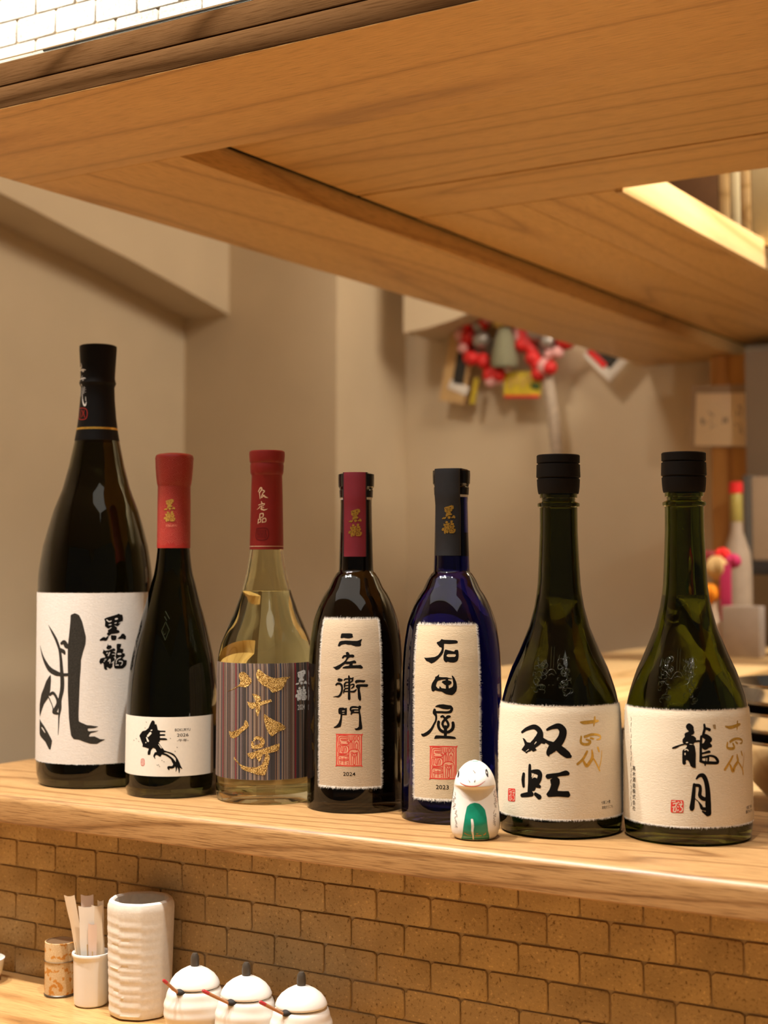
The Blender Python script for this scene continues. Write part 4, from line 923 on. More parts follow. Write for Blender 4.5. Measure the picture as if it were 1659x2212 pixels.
def printing(name, bt, items, parent, lift, pick=None, rfix=None):
    """flat print wrapped on the bottle: each piece lies lift metres above the surface"""
    parts = []
    for it in items:
        if pick and not pick(it[0]): continue
        lay = {'rose': 0.00003, 'paper': 0.00014}.get(it[0], 0.00008)
        if (it[0] in ('darkred', 'darkblue', 'capred') and bt != 'B3') or (bt == 'B3' and it[0] == 'dark'): lay = 0.00014
        a = it[2]
        if it[1] == 's': raw = [(a[i] / 1000, a[i + 1] / 10, a[i + 2] / 100) for i in range(0, len(a), 3)]
        elif it[1] == 'p': raw = [(a[i] / 1000, a[i + 1] / 10) for i in range(0, len(a), 2)]
        else: raw = [(it[3] / 1000, it[4] / 10)]
        zc = sum(p[1] for p in raw) / len(raw); R = (rfix or rat(bt, zc)) * 1000
        if it[1] == 's': v, f = stroke2d([(p[0] * R, p[1], p[2]) for p in raw])
        elif it[1] == 'p': v, f = poly2d([(p[0] * R, p[1]) for p in raw])
        else:
            v, f = text2d(it[2], it[5] / 100, it[6] / 100); v = [(x + raw[0][0] * R, y + raw[0][1]) for x, y in v]
        P = []
        for u, z in v:
            th = u / R; r = (rfix or rat(bt, z)) + lift + lay; P.append((r * math.cos(th), r * math.sin(th), z / 1000))
        us, zs = [p[0] for p in v], [p[1] for p in v]; parts.append((it[0], P, f, [min(us), max(us), min(zs), max(zs)]))
    if not parts: return
    # strokes whose outlines meet belong to one character
    g = list(range(len(parts)))
    def root(i):
        while g[i] != i: i = g[i]
        return i
    e = 0.12 if rfix or bt in ('B2', 'B3') else 0.35
    for i in range(len(parts)):
        for k in range(i):
            A, B = parts[i][3], parts[k][3]
            if name == 'seal_stamp' or (A[0] - e < B[1] and B[0] - e < A[1] and A[2] - e < B[3] and B[2] - e < A[3]): g[root(i)] = root(k)
    grp = {}
    for i in range(len(parts)): grp.setdefault(root(i), []).append(i)
    specks = []
    for ids in grp.values():
        w = max(max(parts[i][3][1] for i in ids) - min(parts[i][3][0] for i in ids), max(parts[i][3][3] for i in ids) - min(parts[i][3][2] for i in ids))
        if w < 2.2: specks += ids; continue
        emit_print('character' if name == 'lettering' else name, [parts[i] for i in ids], parent)
    if specks: emit_print('ink_specks', [parts[i] for i in specks], parent)['kind'] = 'stuff'
def emit_print(name, parts, parent):
    mb = MB(); names = []
    for m_, P, f, _ in parts:
        if m_ not in names: names.append(m_)
        mb.add(P, f, names.index(m_))
    return obj(name, mb, [INK[k] for k in names], parent, smooth=True, fix=False)
def wrapped(bt, th0, th1, z0, z1, lift, jit=0.0, rag=0.0, nu=None, nv=None, seed=1, rfun=None):
    rnd = random.Random(seed); nu = nu or max(8, int(abs(th1 - th0) * 26)); nv = nv or max(6, int((z1 - z0) / 4)); mb = MB()
    rg = lambda s: rag * (noise.noise(Vector((s * 0.45, seed, 0))) + 0.6 * noise.noise(Vector((s * 1.9, seed, 3))))
    for j in range(nv + 1):
        for i in range(nu + 1):
            u, w = i / nu, j / nv; th = th0 + (th1 - th0) * u; z = z0 + (z1 - z0) * w; R = (rfun(z) if rfun else rat(bt, z))
            s = th * R * 1000
            if j == 0: z += rg(s)
            if j == nv: z += rg(s + 300)
            if i == 0: th += rg(z + 700) / (R * 1000)
            if i == nu: th += rg(z + 1100) / (R * 1000)
            r = R + lift; mb.uv[len(mb.v)] = (th * R * 100, z / 10); mb.v.append((r * math.cos(th), r * math.sin(th), z / 1000))
    for j in range(nv):
        for i in range(nu): k = j * (nu + 1) + i; mb.f.append((k, k + 1, k + nu + 2, k + nu + 1)); mb.mi.append(0)
    return mb
def fringe(bt, th0, th1, z0, z1, lift, n, ln, sides, seed, parent, mat):
    rnd = random.Random(seed); mb = MB(); R = rat(bt, (z0 + z1) / 2) * 1000
    def one(s, z, ds, dz):
        w = rnd.uniform(.04, .10); P = []
        L = math.hypot(ds, dz); px, pz = -dz / L * w, ds / L * w; bend = rnd.uniform(-.35, .35)
        for k, (e, ww) in enumerate(((-.5, 1), (.35, .8), (1.0, .15))):
            x = s + ds * e + px * bend * 8 * e * e; q = z + dz * e + pz * bend * 8 * e * e
            for sg in (-1, 1): P.append((x + sg * px * ww, q + sg * pz * ww))
        v = []
        for k, (x, q) in enumerate(P): r = rat(bt, q) + lift + 0.0002 * (k // 2); v.append((r * math.cos(x / R), r * math.sin(x / R), q / 1000))
        mb.add(v, [(0, 1, 3, 2), (2, 3, 5, 4)])
    S0, S1 = th0 * R, th1 * R
    for side in sides:
        m_ = int(n * ((S1 - S0) if side in 'tb' else (z1 - z0)))
        for i in range(m_):
            l = ln * rnd.uniform(.25, 1.0) * (1.5 if rnd.random() < .06 else 1); a = rnd.uniform(-.9, .9)
            if side == 't': one(rnd.uniform(S0, S1), z1, l * math.sin(a), l * math.cos(a))
            if side == 'b': one(rnd.uniform(S0, S1), z0, l * math.sin(a), -l * math.cos(a))
            if side == 'l': one(S0, rnd.uniform(z0, z1), -l * math.cos(a), l * math.sin(a))
            if side == 'r': one(S1, rnd.uniform(z0, z1), l * math.cos(a), l * math.sin(a))
    o = obj('fiber_fringe', mb, mat, parent, smooth=False, fix=False); o['kind'] = 'stuff'; return o

m_liq = glass('sake', (0.93, 0.90, 0.72), 1.345, 0.0)
def bottle(bt, name, label, glassmat, fill):
    b = BOT[bt]; T = thing(name, label, 'bottle', (b['ax'][0], b['ax'][1], 0.9))
    body = [(r, z) for r, z in b['body']][::-1]  # bottom to top, mm
    out = [(0, 4.0), (body[0][0] * .55, 3.0), (body[0][0] * .86, 0.5)]
    # fine outline
    fine = []
    for (r0, z0), (r1, z1) in zip(body, body[1:]):
        k = max(1, int((z1 - z0) / 4)); fine += [(r0 + (r1 - r0) * i / k, z0 + (z1 - z0) * i / k) for i in range(k)]
    fine.append(body[-1])
    sm = fine[:]
    for _ in range(2):
        sm = [sm[0]] + [((sm[i - 1][0] + 2 * sm[i][0] + sm[i + 1][0]) / 4, sm[i][1]) if 12 < sm[i][1] < (150 if bt[1] in '67' else 205) else sm[i] for i in range(1, len(sm) - 1)] + [sm[-1]]
    out += sm
    inner = [(max(5.0, r - 2.3), z) for r, z in sm if z > 9][::-1]
    inner[0] = (inner[0][0], sm[-1][1])
    inner += [(inner[-1][0] * .9, 7.5), (0, 8.5)]
    prof = [(r / 1000, z / 1000) for r, z in out + inner]
    mb = MB(); mb.lathe(prof, 128); obj('glass_body', mb, glassmat, T, angle=50)
    li = [(r + .04, z) for r, z in inner[::-1] if 0 < r and z < fill]; rf = li[-1][0]
    mb = MB(); mb.lathe([(0, .00846)] + [(r / 1000, z / 1000) for r, z in li] + [(rf / 1000, fill / 1000), (rf * .9 / 1000, (fill - .35) / 1000), (0, (fill - .4) / 1000)], 96); obj('liquid', mb, m_liq, T, angle=50)
    return T
def capsule(bt, T, part, mat, key='cap', extra_top=0.0, seg=96):
    pr = [(r / 1000, z / 1000) for r, z in BOT[bt][key]][::-1]; zt = pr[-1][1]
    # down the inside so that the cap has thickness
    mb = MB(); mb.lathe([(pr[0][0] - .0004, pr[0][1])] + pr + ([(pr[-1][0] * .5, zt + extra_top), (0, zt + extra_top)] if key == 'cap' else [(pr[-1][0] - .002, zt)]), seg)
    return obj(part, mb, mat, T, angle=28)
def label(bt, T, mat, rag, lift=0.00035, seed=1, part='label', mats=None):
    th0, th1, z0, z1, _ = LAB[bt]; mb = wrapped(bt, th0, th1, z0, z1, lift, rag=rag, seed=seed, nu=max(30, int((th1 - th0) * 40)), nv=max(10, int((z1 - z0) / 3)))
    return obj(part, mb, mat, T, fix=False)

# 1 - the tall one
m_w1 = washi('bleached_washi', (0.77, 0.72, 0.66)); INK['paper'] = m_w1
g_dark = glass('near_black_green_glass', (0.007, 0.007, 0.001))
T1 = bottle('B1', 'sake_bottle', 'tall dark bottle with a black capsule and huge grey brush calligraphy on its label', g_dark, FILL['B1'])
m_blackcap = plain('black_foil', (0.009, 0.008, 0.008), 0.5, spec=0.14, var=0.1)
c = capsule('B1', T1, 'capsule', m_blackcap, extra_top=.0006)
printing('lettering', 'B1', ART['B1']['cap'], c, 0.0001)
zg = BOT['B1']['cap'][11][1]; mb = MB()
mb.lathe([(rat('B1', zg + q) + .0002, (zg + q) / 1000) for q in (-1.0, -.3, .3, 1.0)], 96); obj('gold_band', mb, INK['gold'], c, fix=False)
L = label('B1', T1, m_w1, 0.25, seed=3)
printing('lettering', 'B1', ART['B1']['label'], L, 0.00036)
fringe('B1', *LAB['B1'][:4], .0004, 2.0, .9, 'tb', 3, L, m_w1)

# 2 - red capsule with waves
m_w2 = plain('smooth_label_paper', (0.80, 0.75, 0.65), 0.75, var=0.02, vscale=400, spec=0.2); INK['paper'] = m_w2
g_b2 = glass('deep_olive_glass', (0.009, 0.011, 0.001))
T2 = bottle('B2', 'sake_bottle', 'dark bottle with a wave-patterned red capsule and an ink figure on a low label', g_b2, FILL['B2'])
m_redcap = plain('red_foil', (0.30, 0.020, 0.014), 0.40, coat=0.1, var=0.08, vscale=90)
c = capsule('B2', T2, 'capsule', m_redcap, extra_top=.0009)
printing('lettering', 'B2', ART['B2']['cap'], c, 0.0002)
# overlapping wave circles printed on the capsule
zt, zb = BOT['B2']['cap'][2][1], BOT['B2']['cap'][-1][1] + 2.2; Rw = 7.2; mb = MB(); Rc = 14.6
for j in range(int((zt - zb) / (Rw / 2)) + 2):
    cz = zb - 2 + j * Rw / 2
    for i in range(-1, 9):
        cu = -92 + 27 + (i + (j % 2) * .5) * 2 * Rw * .98
        for q in range(5):
            rr = Rw * (1 - q * 0.19); pts = []
            for s in range(13):
                a = PI * s / 12; u, z = cu + rr * math.cos(a), cz + rr * math.sin(a); ok = zb < z < zt
                for jj in (1, 2):
                    for ii in range(-1, 2):
                        c2u = cu + (ii + (.5 if jj == 1 else 0)) * 2 * Rw * .98 - (0 if jj == 2 else Rw * .98) * 0
                        if math.hypot(u - (cu + ((ii + .5) if jj == 1 else ii) * 2 * Rw * .98), z - (cz - jj * Rw / 2)) < Rw * .995: ok = False
                if ok: pts.append((u, z, .16))
                else:
                    if len(pts) > 1: v, f = stroke2d(pts[:1] + pts[1:]) if len(pts) == 2 else stroke2d(pts); mb.add([((rat('B2', zz) + .00012) * math.cos(uu / Rc), (rat('B2', zz) + .00012) * math.sin(uu / Rc), zz / 1000) for uu, zz in v], f)
                    pts = []
            if len(pts) > 1: v, f = stroke2d(pts); mb.add([((rat('B2', zz) + .00012) * math.cos(uu / Rc), (rat('B2', zz) + .00012) * math.sin(uu / Rc), zz / 1000) for uu, zz in v], f)
o = obj('wave_pattern', mb, plain('wave_print', (0.56, 0.16, 0.11), 0.45), c, fix=False); o['kind'] = 'stuff'
L = label('B2', T2, m_w2, 0.0, lift=.0002, seed=4)
printing('lettering', 'B2', ART['B2']['label'], L, 0.00022)
def emboss(bt, T, strokes, mat, h=0.0005, name='embossing'):
    mb = MB()
    for pts in strokes:
        pts = spline(pts) if len(pts) > 2 else pts
        P = []
        for u, z, w in pts: r = rat(bt, z) + .0001; P.append((r * math.cos(u), r * math.sin(u), z / 1000))
        mb.tube(P, [max(.00008, p[2] / 2000) for p in pts], 6)
    o = obj(name, mb, mat, T, angle=80); return o
m_emb = plain('glossy_dark_relief', (0.012, 0.014, 0.006), 0.08, spec=0.6)
th = LAB['B2'][4] - .22
emboss('B2', T2, [[(th - .11, 140, .9), (th - .01, 148, .9)], [(th - .01, 148, .9), (th + .11, 141, .9)], [(th + .11, 141, .9), (th + .01, 132.5, .9)], [(th + .01, 132.5, .9), (th - .11, 140, .9)], [(th - .05, 157, 1.3), (th + .10, 150.5, 1.1)], [(th - .06, 152.5, 1.2), (th + .02, 149, .9)], [(th - .07, 140.5, .5), (th - .02, 137, .5), (th + .03, 140, .5)]], m_emb)

# 3 - clear bottle with a woven label
g_clear = glass('clear_glass', (0.80, 0.80, 0.52))
T3 = bottle('B3', 'sake_bottle', 'clear bottle with a red capsule and a striped cloth label with gold characters', g_clear, FILL['B3'])
m_red3 = plain('matte_red_foil', (0.25, 0.013, 0.010), 0.48, var=0.06, vscale=70)
c = capsule('B3', T3, 'capsule', m_red3, extra_top=-.0004)
printing('lettering', 'B3', ART['B3']['cap'], c, 0.0001)
zl = BOT['B3']['cap'][-1][1] + 2.6; mb = MB(); rl = rat('B3', zl) + .0001; mb.lathe([(rl, zl / 1000 - .0002), (rl, zl / 1000 + .0003)], 96); obj('pale_line', mb, INK['cream'], c, fix=False)
m_cloth, t, b = nt('striped_cloth')
uv = N(t, 'ShaderNodeUVMap'); uv.uv_map = 'uv'; sx = N(t, 'ShaderNodeSeparateXYZ'); t.links.new(uv.outputs[0], sx.inputs[0])
mu = N(t, 'ShaderNodeMath', operation='MULTIPLY'); mu.inputs[1].default_value = 17.0; t.links.new(sx.outputs[0], mu.inputs[0])
wn = N(t, 'ShaderNodeTexWhiteNoise', noise_dimensions='1D'); fl = N(t, 'ShaderNodeMath', operation='FLOOR'); t.links.new(mu.outputs[0], fl.inputs[0]); t.links.new(fl.outputs[0], wn.inputs['W'])
r = ramp(t, [(0, (0.035, 0.026, 0.022)), (0.30, (0.25, 0.16, 0.10)), (0.46, (0.16, 0.11, 0.095)), (0.60, (0.34, 0.24, 0.16)), (0.72, (0.05, 0.035, 0.03)), (0.84, (0.20, 0.10, 0.055)), (0.92, (0.22, 0.16, 0.15))], 'CONSTANT'); t.links.new(wn.outputs['Value'], r.inputs[0])
cur = r.outputs[0]
thc = LAB['B3'][4]; R3 = rat('B3', 70) * 100
def band(cur, ang, half, col):
    s = N(t, 'ShaderNodeMath', operation='SUBTRACT'); s.inputs[1].default_value = ang * R3; t.links.new(sx.outputs[0], s.inputs[0])
    a = N(t, 'ShaderNodeMath', operation='ABSOLUTE'); t.links.new(s.outputs[0], a.inputs[0])
    l = N(t, 'ShaderNodeMath', operation='LESS_THAN'); l.inputs[1].default_value = half; t.links.new(a.outputs[0], l.inputs[0])
    m_ = N(t, 'ShaderNodeMix', data_type='RGBA'); t.links.new(l.outputs[0], m_.inputs[0]); t.links.new(cur, m_.inputs[6]); m_.inputs[7].default_value = (*col, 1); return m_.outputs[2]
def ang3(px): return thc + math.asin(max(-.98, min(.98, (px - 572.8) / 105.5)))
for px, hw, col in ((483.5, .065, (.20, .006, .010)), (511, .06, (.17, .006, .010)), (546, .045, (.02, .018, .018)), (525.5, .04, (.02, .018, .018)), (604, .085, (.022, .028, .055)), (580, .05, (.03, .032, .055)), (635, .075, (.22, .006, .012)), (650, .05, (.02, .02, .02)), (662, .09, (.14, .008, .012))): cur = band(cur, ang3(px), hw, col)
wv = N(t, 'ShaderNodeTexWave', wave_type='BANDS', bands_direction='Y', Scale=9.0); t.links.new(uv.outputs[0], wv.inputs['Vector'])
mx = N(t, 'ShaderNodeMix', data_type='RGBA', blend_type='MULTIPLY'); mx.inputs[0].default_value = .30; t.links.new(cur, mx.inputs[6]); t.links.new(wv.outputs[0], mx.inputs[7]); t.links.new(mx.outputs[2], b.inputs['Base Color'])
b.inputs['Roughness'].default_value = .9; bump(t, b, wv.outputs[0], .5, .0003)
L = label('B3', T3, m_cloth, 0.05, lift=.0003, seed=5); L['label'] = 'woven cloth label with fine brown stripes'
INK['paper'] = m_w2
printing('lettering', 'B3', ART['B3']['label'], L, 0.00034)

# 4, 5 - round-shouldered bottles with ribbons
m_black = plain('gloss_black_plastic', (0.010, 0.009, 0.009), 0.14, spec=0.5)
m_collar = plain('white_collar', (0.7, 0.68, 0.66), 0.3)
def ribbon(bt, T, mat, edge, seed):
    th0, th1, zb = TAG[bt]; thm = (th0 + th1) / 2; half0 = (th1 - th0) / 2; chord = .0139 * math.sin(half0); zt = BOT[bt]['cap'][0][1]; mb = MB(); nu = 20
    path = [('s', z) for z in [zb + (zt - .6 - zb) * i / 24 for i in range(25)]] + [('t', d) for d in (.97, .8, .5, 0, -.5, -.8, -.97)] + [('b', z) for z in [zt - .6 - (zt - zb) * i / 12 for i in range(13)]]
    for k, (kind, q) in enumerate(path):
        for i in range(nu + 1):
            zz = zt if kind == 't' else q; Rr = .0139 + .0015 * min(1, max(0, (zz - 243) / 9)); half = math.asin(chord / Rr); a = (i / nu * 2 - 1) * half; tx = Rr * math.sin(a); d = Rr * math.cos(a)
            if kind == 't': d *= q; z = zt + .55 + (.25 if abs(q) < .9 else 0)
            elif kind == 'b': d = -d; z = q
            else: z = q
            x = d * math.cos(thm) - tx * math.sin(thm); y = d * math.sin(thm) + tx * math.cos(thm)
            mb.uv[len(mb.v)] = (i / nu, k / 10); mb.v.append((x, y, z / 1000))
    for k in range(len(path) - 1):
        for i in range(nu): w = k * (nu + 1) + i; mb.f.append((w, w + 1, w + nu + 2, w + nu + 1)); mb.mi.append(1 if i in (0, nu - 1) else 0)
    # a second skin just inside gives the band its thickness
    n0 = len(mb.v); thick = []
    for x, y, z in mb.v[:n0]:
        s = 1 - .0004 / max(.004, math.hypot(x, y)); thick.append((x * s, y * s, z - (.0004 if z > zt / 1000 else 0)))
    nf = len(mb.f); mb.v += thick
    for f, mi in zip(mb.f[:nf], mb.mi[:nf]): mb.f.append(tuple(n0 + i for i in f[::-1])); mb.mi.append(mi)
    return obj('ribbon', mb, [mat, edge], T, fix=False, angle=60)
def twill(name, c0, c1):
    m, t, b = nt(name); uv = N(t, 'ShaderNodeUVMap'); uv.uv_map = 'uv'; mp = N(t, 'ShaderNodeMapping'); mp.inputs['Rotation'].default_value = (0, 0, .9); mp.inputs['Scale'].default_value = (1, 1.2, 1)
    t.links.new(uv.outputs[0], mp.inputs[0]); w = N(t, 'ShaderNodeTexWave', Scale=12.0, Distortion=1.5); w.inputs['Detail Scale'].default_value = 6; t.links.new(mp.outputs[0], w.inputs[0])
    r = ramp(t, [(0.2, c0), (0.8, c1)]); t.links.new(w.outputs[0], r.inputs[0]); t.links.new(r.outputs[0], b.inputs['Base Color']); b.inputs['Roughness'].default_value = .75; bump(t, b, w.outputs[0], .5, .0003); return m
m_w4 = washi('tan_washi', (0.53, 0.41, 0.28)); m_w5 = washi('cream_washi', (0.64, 0.50, 0.33)); m_fib = plain('white_fibres', (0.78, 0.70, 0.60), 0.9, var=0.02)
def round_bottle(bt, label_text, g, paper, rib, edge, gold_base, seed):
    INK['paper'] = paper
    T = bottle(bt, 'sake_bottle', label_text, g, FILL[bt])
    capsule(bt, T, 'cap', m_black, extra_top=.0003); capsule(bt, T, 'cap_ring', m_black, 'ring'); capsule(bt, T, 'white_collar', m_collar, 'white')
    rb = ribbon(bt, T, rib, edge, seed)
    printing('lettering', bt, ART[bt]['tag'], rb, 0.0002, rfix=.0139)
    L = label(bt, T, paper, 0.5, lift=.0004, seed=seed); L['label'] = 'torn-edged handmade paper label'
    printing('lettering', bt, ART[bt]['label'], L, 0.00043, pick=lambda m: m not in ('red', 'rose')); printing('seal_stamp', bt, ART[bt]['label'], L, 0.00043, pick=lambda m: m in ('red', 'rose'))
    fringe(bt, *LAB[bt][:4], .00050, 8.0, 2.2, 'tblr', seed, L, m_fib)
    return T
g4 = glass('black_glass', (0.006, 0.004, 0.002)); g5 = glass('cobalt_glass', (0.005, 0.006, 0.16))
round_bottle('B4', 'black round-shouldered bottle with a crimson ribbon over its stopper and a tan label', g4, m_w4, twill('crimson_twill', (0.20, 0.008, 0.025), (0.36, 0.025, 0.06)), plain('ribbon_edge_dark', (0.03, 0.012, 0.02), 0.7), 'darkred', 21)
round_bottle('B5', 'cobalt-blue round-shouldered bottle with a navy ribbon and a long cream label', g5, m_w5, twill('navy_twill', (0.010, 0.012, 0.018), (0.026, 0.030, 0.040)), plain('ribbon_edge_navy', (0.03, 0.025, 0.02), 0.7), 'darkblue', 22)

# 6, 7 - flared olive bottles
m_mcap = plain('matte_black_cap', (0.010, 0.008, 0.007), 0.55, spec=0.16)
m_w6 = washi('warm_white_washi', (0.72, 0.62, 0.47), 0.06); INK['paper'] = m_w6
def flared(bt, text, g, seed, rows):
    T = bottle(bt, 'sake_bottle', text, g, FILL[bt]); capsule(bt, T, 'cap', m_mcap, extra_top=.0002)
    L = label(bt, T, m_w6, 0.45, lift=.00035, seed=seed); L['label'] = 'cream label with torn fibrous edges'
    printing('lettering', bt, ART[bt]['label'], L, 0.00038, pick=lambda m: m not in ('red', 'paper') or m == 'paper'); printing('seal_stamp', bt, ART[bt]['label'], L, 0.0004, pick=lambda m: m == 'red')
    fringe(bt, *LAB[bt][:4], .00045, 6.0, 1.5, 'tblr', seed, L, m_fib)
    rnd = random.Random(seed); th = LAB[bt][4] - .16; st = []
    for sg in (-1, 1):
        for i in range(46):
            a = sg * rnd.uniform(.13, .36); z = 100 + 30 * rnd.random() ** .8; d = rnd.uniform(.9, 2.2); ph = rnd.uniform(0, 6.3); k = rnd.choice((-1, 1))
            st.append([(th + a + .024 * d * math.cos(ph + k * q * 1.1) * sg, z + d * math.sin(ph + k * q * 1.1), .42) for q in range(4)])
    st += [[(th - .09, 118, .5), (th - .05, 120.5, .6), (th, 121, .6), (th + .05, 120.5, .6), (th + .09, 118, .5)], [(th - .05, 117, .4), (th, 118, .5), (th + .05, 117, .4)], [(th - .045, 110, .9), (th - .03, 110, .9)], [(th + .03, 110, .9), (th + .045, 110, .9)], [(th - .03, 122, .3), (th - .035, 137, .3)], [(th + .03, 122, .3), (th + .035, 137, .3)]]
    emboss(bt, T, st, m_emb); return T
g6 = glass('olive_glass', (0.021, 0.026, 0.003)); g7 = glass('moss_green_glass', (0.042, 0.058, 0.003))
flared('B6', 'flared olive-green bottle with a black cap, just right of the little white figurine', g6, 31, 0)
flared('B7', 'flared moss-green bottle with a black cap at the right end of the row', g7, 32, 0)

# ------------------------------------------------------------------ the little painted figurine
fig = thing('snake_figurine', 'small white papier-mache snake figurine with a green painted front, before the blue bottle', 'figurine', (-0.5206, 0.9585, 0.9))
FP = [(0, .6), (12.5, 0), (14.6, .6), (16.6, 3.0), (17.6, 7.0), (17.9, 12), (17.7, 17), (17.1, 22.5), (16.2, 29.5), (15.5, 34), (15.2, 37), (14.7, 40), (13.6, 44), (11.4, 48.5), (8.4, 52), (4.6, 54.6), (0, 55.8)]
THF = -1.06
def fr(th, z):
    r = 0
    for (r0, z0), (r1, z1) in zip(FP[1:], FP[2:]):
        if z0 <= z <= z1: r = r0 + (r1 - r0) * (z - z0) / max(1e-6, z1 - z0); break
    a = (th - THF + PI) % (2 * PI) - PI
    w = math.exp(-(a / 0.85) ** 2)
    g = 0
    if 37 < z < 50: g = 3.6 * min(1, (z - 37) / 1.6) * max(0, 1 - ((z - 41) / 9.5) ** 2 if z > 41 else 1)
    elif 14 < z <= 37: g = -1.0 * math.sin(PI * (z - 14) / 23)
    return (r + w * g) / 1000
m_fw = plain('white_gofun_paint', (0.82, 0.78, 0.72), 0.35, coat=0.3, var=0.04, vscale=120)
m_fg = plain('green_paint', (0.008, 0.235, 0.135), 0.3, coat=0.3, var=0.15, vscale=150); m_fr = plain('red_lip_paint', (0.55, 0.07, 0.03), 0.4)
m_fk = plain('black_paint', (0.015, 0.015, 0.018), 0.4); m_fgd = plain('gold_line_paint', (0.50, 0.24, 0.03), 0.4); m_fgy = plain('grey_brown_paint', (0.22, 0.18, 0.15), 0.6)
mb = MB(); zs = [0, .3, .8, 1.6, 3, 5, 7, 10, 13, 16, 19, 22, 25, 28, 31, 33, 34.5, 35.8, 37, 37.5, 38, 38.6, 39.4, 40.5, 42, 44, 46, 48, 49.5, 51, 52.5, 53.8, 54.8, 55.5]
seg = 96; mb.v.append((0, 0, .0006))
for z in zs:
    for i in range(seg): a = 2 * PI * i / seg; r = fr(a, max(z, .02)); mb.v.append((r * math.cos(a), r * math.sin(a), z / 1000))
mb.v.append((0, 0, .0558)); n = len(zs)
for i in range(seg):
    j = (i + 1) % seg; mb.f.append((0, 1 + j, 1 + i)); mb.f.append((1 + (n - 1) * seg + i, 1 + (n - 1) * seg + j, 1 + n * seg))
    for k in range(n - 1): mb.f.append((1 + k * seg + i, 1 + k * seg + j, 1 + (k + 1) * seg + j, 1 + (k + 1) * seg + i))
mb.mi = [0] * len(mb.f); body = obj('body', mb, m_fw, fig, angle=80)
def fpaint(name, mat, polys=(), strokes=(), lift=.00012):
    mb = MB()
    def put(v, f):
        P = []
        for x, y in v:
            z = (56.2 - (y - 372) * 0.03643); z = min(55.2, max(.3, z)); r = fr(THF, z) * 1000
            th = THF + math.asin(max(-.995, min(.995, (x - 800) * 0.03643 / r))); q = fr(th, z) + lift
            P.append((q * math.cos(th), q * math.sin(th), z / 1000))
        mb.add(P, f)
    for p in polys: put(*poly2d(p, step=28))
    for s in strokes: v, f = stroke2d(s); put(v, f)
    return obj(name, mb, mat, body, fix=False)
fpaint('green_front', m_fg, [[(540, 1900), (548, 1800), (570, 1600), (600, 1420), (640, 1250), (700, 1190), (790, 1165), (880, 1185), (950, 1250), (990, 1310), (1020, 1450), (1050, 1700), (1065, 1900)]])
fpaint('white_split', m_fw, [], [[(735, 1490, 46), (748, 1600, 52), (742, 1700, 44), (755, 1800, 30), (762, 1895, 18)]], .0002)
fpaint('gold_marks', m_fgd, [], [[(590, 1755, 14), (650, 1785, 12), (720, 1795, 8)], [(800, 1800, 16), (860, 1798, 22), (915, 1795, 14)], [(820, 1760, 14), (850, 1758, 14)], [(960, 1785, 16), (985, 1775, 20), (1000, 1750, 14)]], .0002)
fpaint('mouth', m_fr, [], [[(475, 790, 8), (600, 826, 16), (740, 836, 17), (870, 815, 14), (1005, 740, 5)]], .0002)
fpaint('eye', m_fk, [], [[(1028, 560, 40), (1050, 610, 62), (1070, 660, 34)]], .0002); fpaint('eye', m_fk, [], [[(445, 600, 18), (428, 648, 44), (405, 695, 28)]], .0002)
fpaint('eye_glint', m_fw, [], [[(1038, 590, 16), (1046, 610, 16)]], .0003)
fpaint('nostrils', m_fgy, [], [[(668, 722, 10), (692, 755, 16)], [(804, 716, 10), (782, 750, 16)], [(765, 555, 20), (800, 590, 26)], [(710, 600, 8), (708, 640, 8)]], .0002)
fpaint('crown_mark', m_fg, [], [[(690, 392, 14), (760, 402, 10), (860, 400, 12)]], .0002)
rnd = random.Random(5); sc_ = []
for x, y0, y1 in ((410, 1000, 1330), (425, 1330, 1640), (1180, 950, 1260), (1170, 1330, 1620)):
    y = y0
    while y < y1: sc_.append([(x + rnd.uniform(-22, 22), y, 8), (x + rnd.uniform(-30, 30), y + 16, 7), (x + rnd.uniform(-26, 26), y + 30, 6)]); y += 34
fpaint('side_writing', m_fgy, [], sc_, .0002)
mb = MB()
for k in range(12):
    for i in range(25):
        z = 6 + 30 * k / 11; th = THF + PI - 1.62 + 3.24 * i / 24; r = fr(th, z) + .00025; mb.v.append((r * math.cos(th), r * math.sin(th), z / 1000))
for k in range(11):
    for i in range(24): w = k * 25 + i; mb.f.append((w, w + 1, w + 26, w + 25)); mb.mi.append(0)
obj('green_back', mb, m_fg, body, fix=False)

# ------------------------------------------------------------------ things on the lower counter
ZC = 0.7348
m, t, b = nt('chiyogami_paper')
tc = N(t, 'ShaderNodeTexCoord'); n1 = N(t, 'ShaderNodeTexNoise', Scale=190.0, Detail=2.0); t.links.new(tc.outputs['Object'], n1.inputs[0])
r = ramp(t, [(0.50, (0.72, 0.56, 0.34)), (0.56, (0.72, 0.56, 0.34)), (0.60, (0.62, 0.29, 0.05))]); t.links.new(n1.outputs[0], r.inputs[0])
v1 = N(t, 'ShaderNodeTexVoronoi', Scale=900.0); t.links.new(tc.outputs['Object'], v1.inputs[0]); r2 = ramp(t, [(0.1, (1, 1, 1)), (0.5, (.82, .72, .58))]); t.links.new(v1.outputs['Distance'], r2.inputs[0])
mx = N(t, 'ShaderNodeMix', data_type='RGBA', blend_type='MULTIPLY'); mx.inputs[0].default_value = .8; t.links.new(r.outputs[0], mx.inputs[6]); t.links.new(r2.outputs[0], mx.inputs[7]); t.links.new(mx.outputs[2], b.inputs['Base Color']); b.inputs['Roughness'].default_value = .6
m_chi = m; m_steel = plain('tin_metal', (0.42, 0.38, 0.33), 0.3, metal=1.0, var=0.05); m_bronze = plain('bronze_lid_metal', (0.46, 0.30, 0.17), 0.35, metal=0.8, var=0.08)
tin = thing('spice_tin', 'small round paper-covered tin with orange blotches and a bronze top at the far left', 'tin', (-0.9084, 0.9376, ZC))
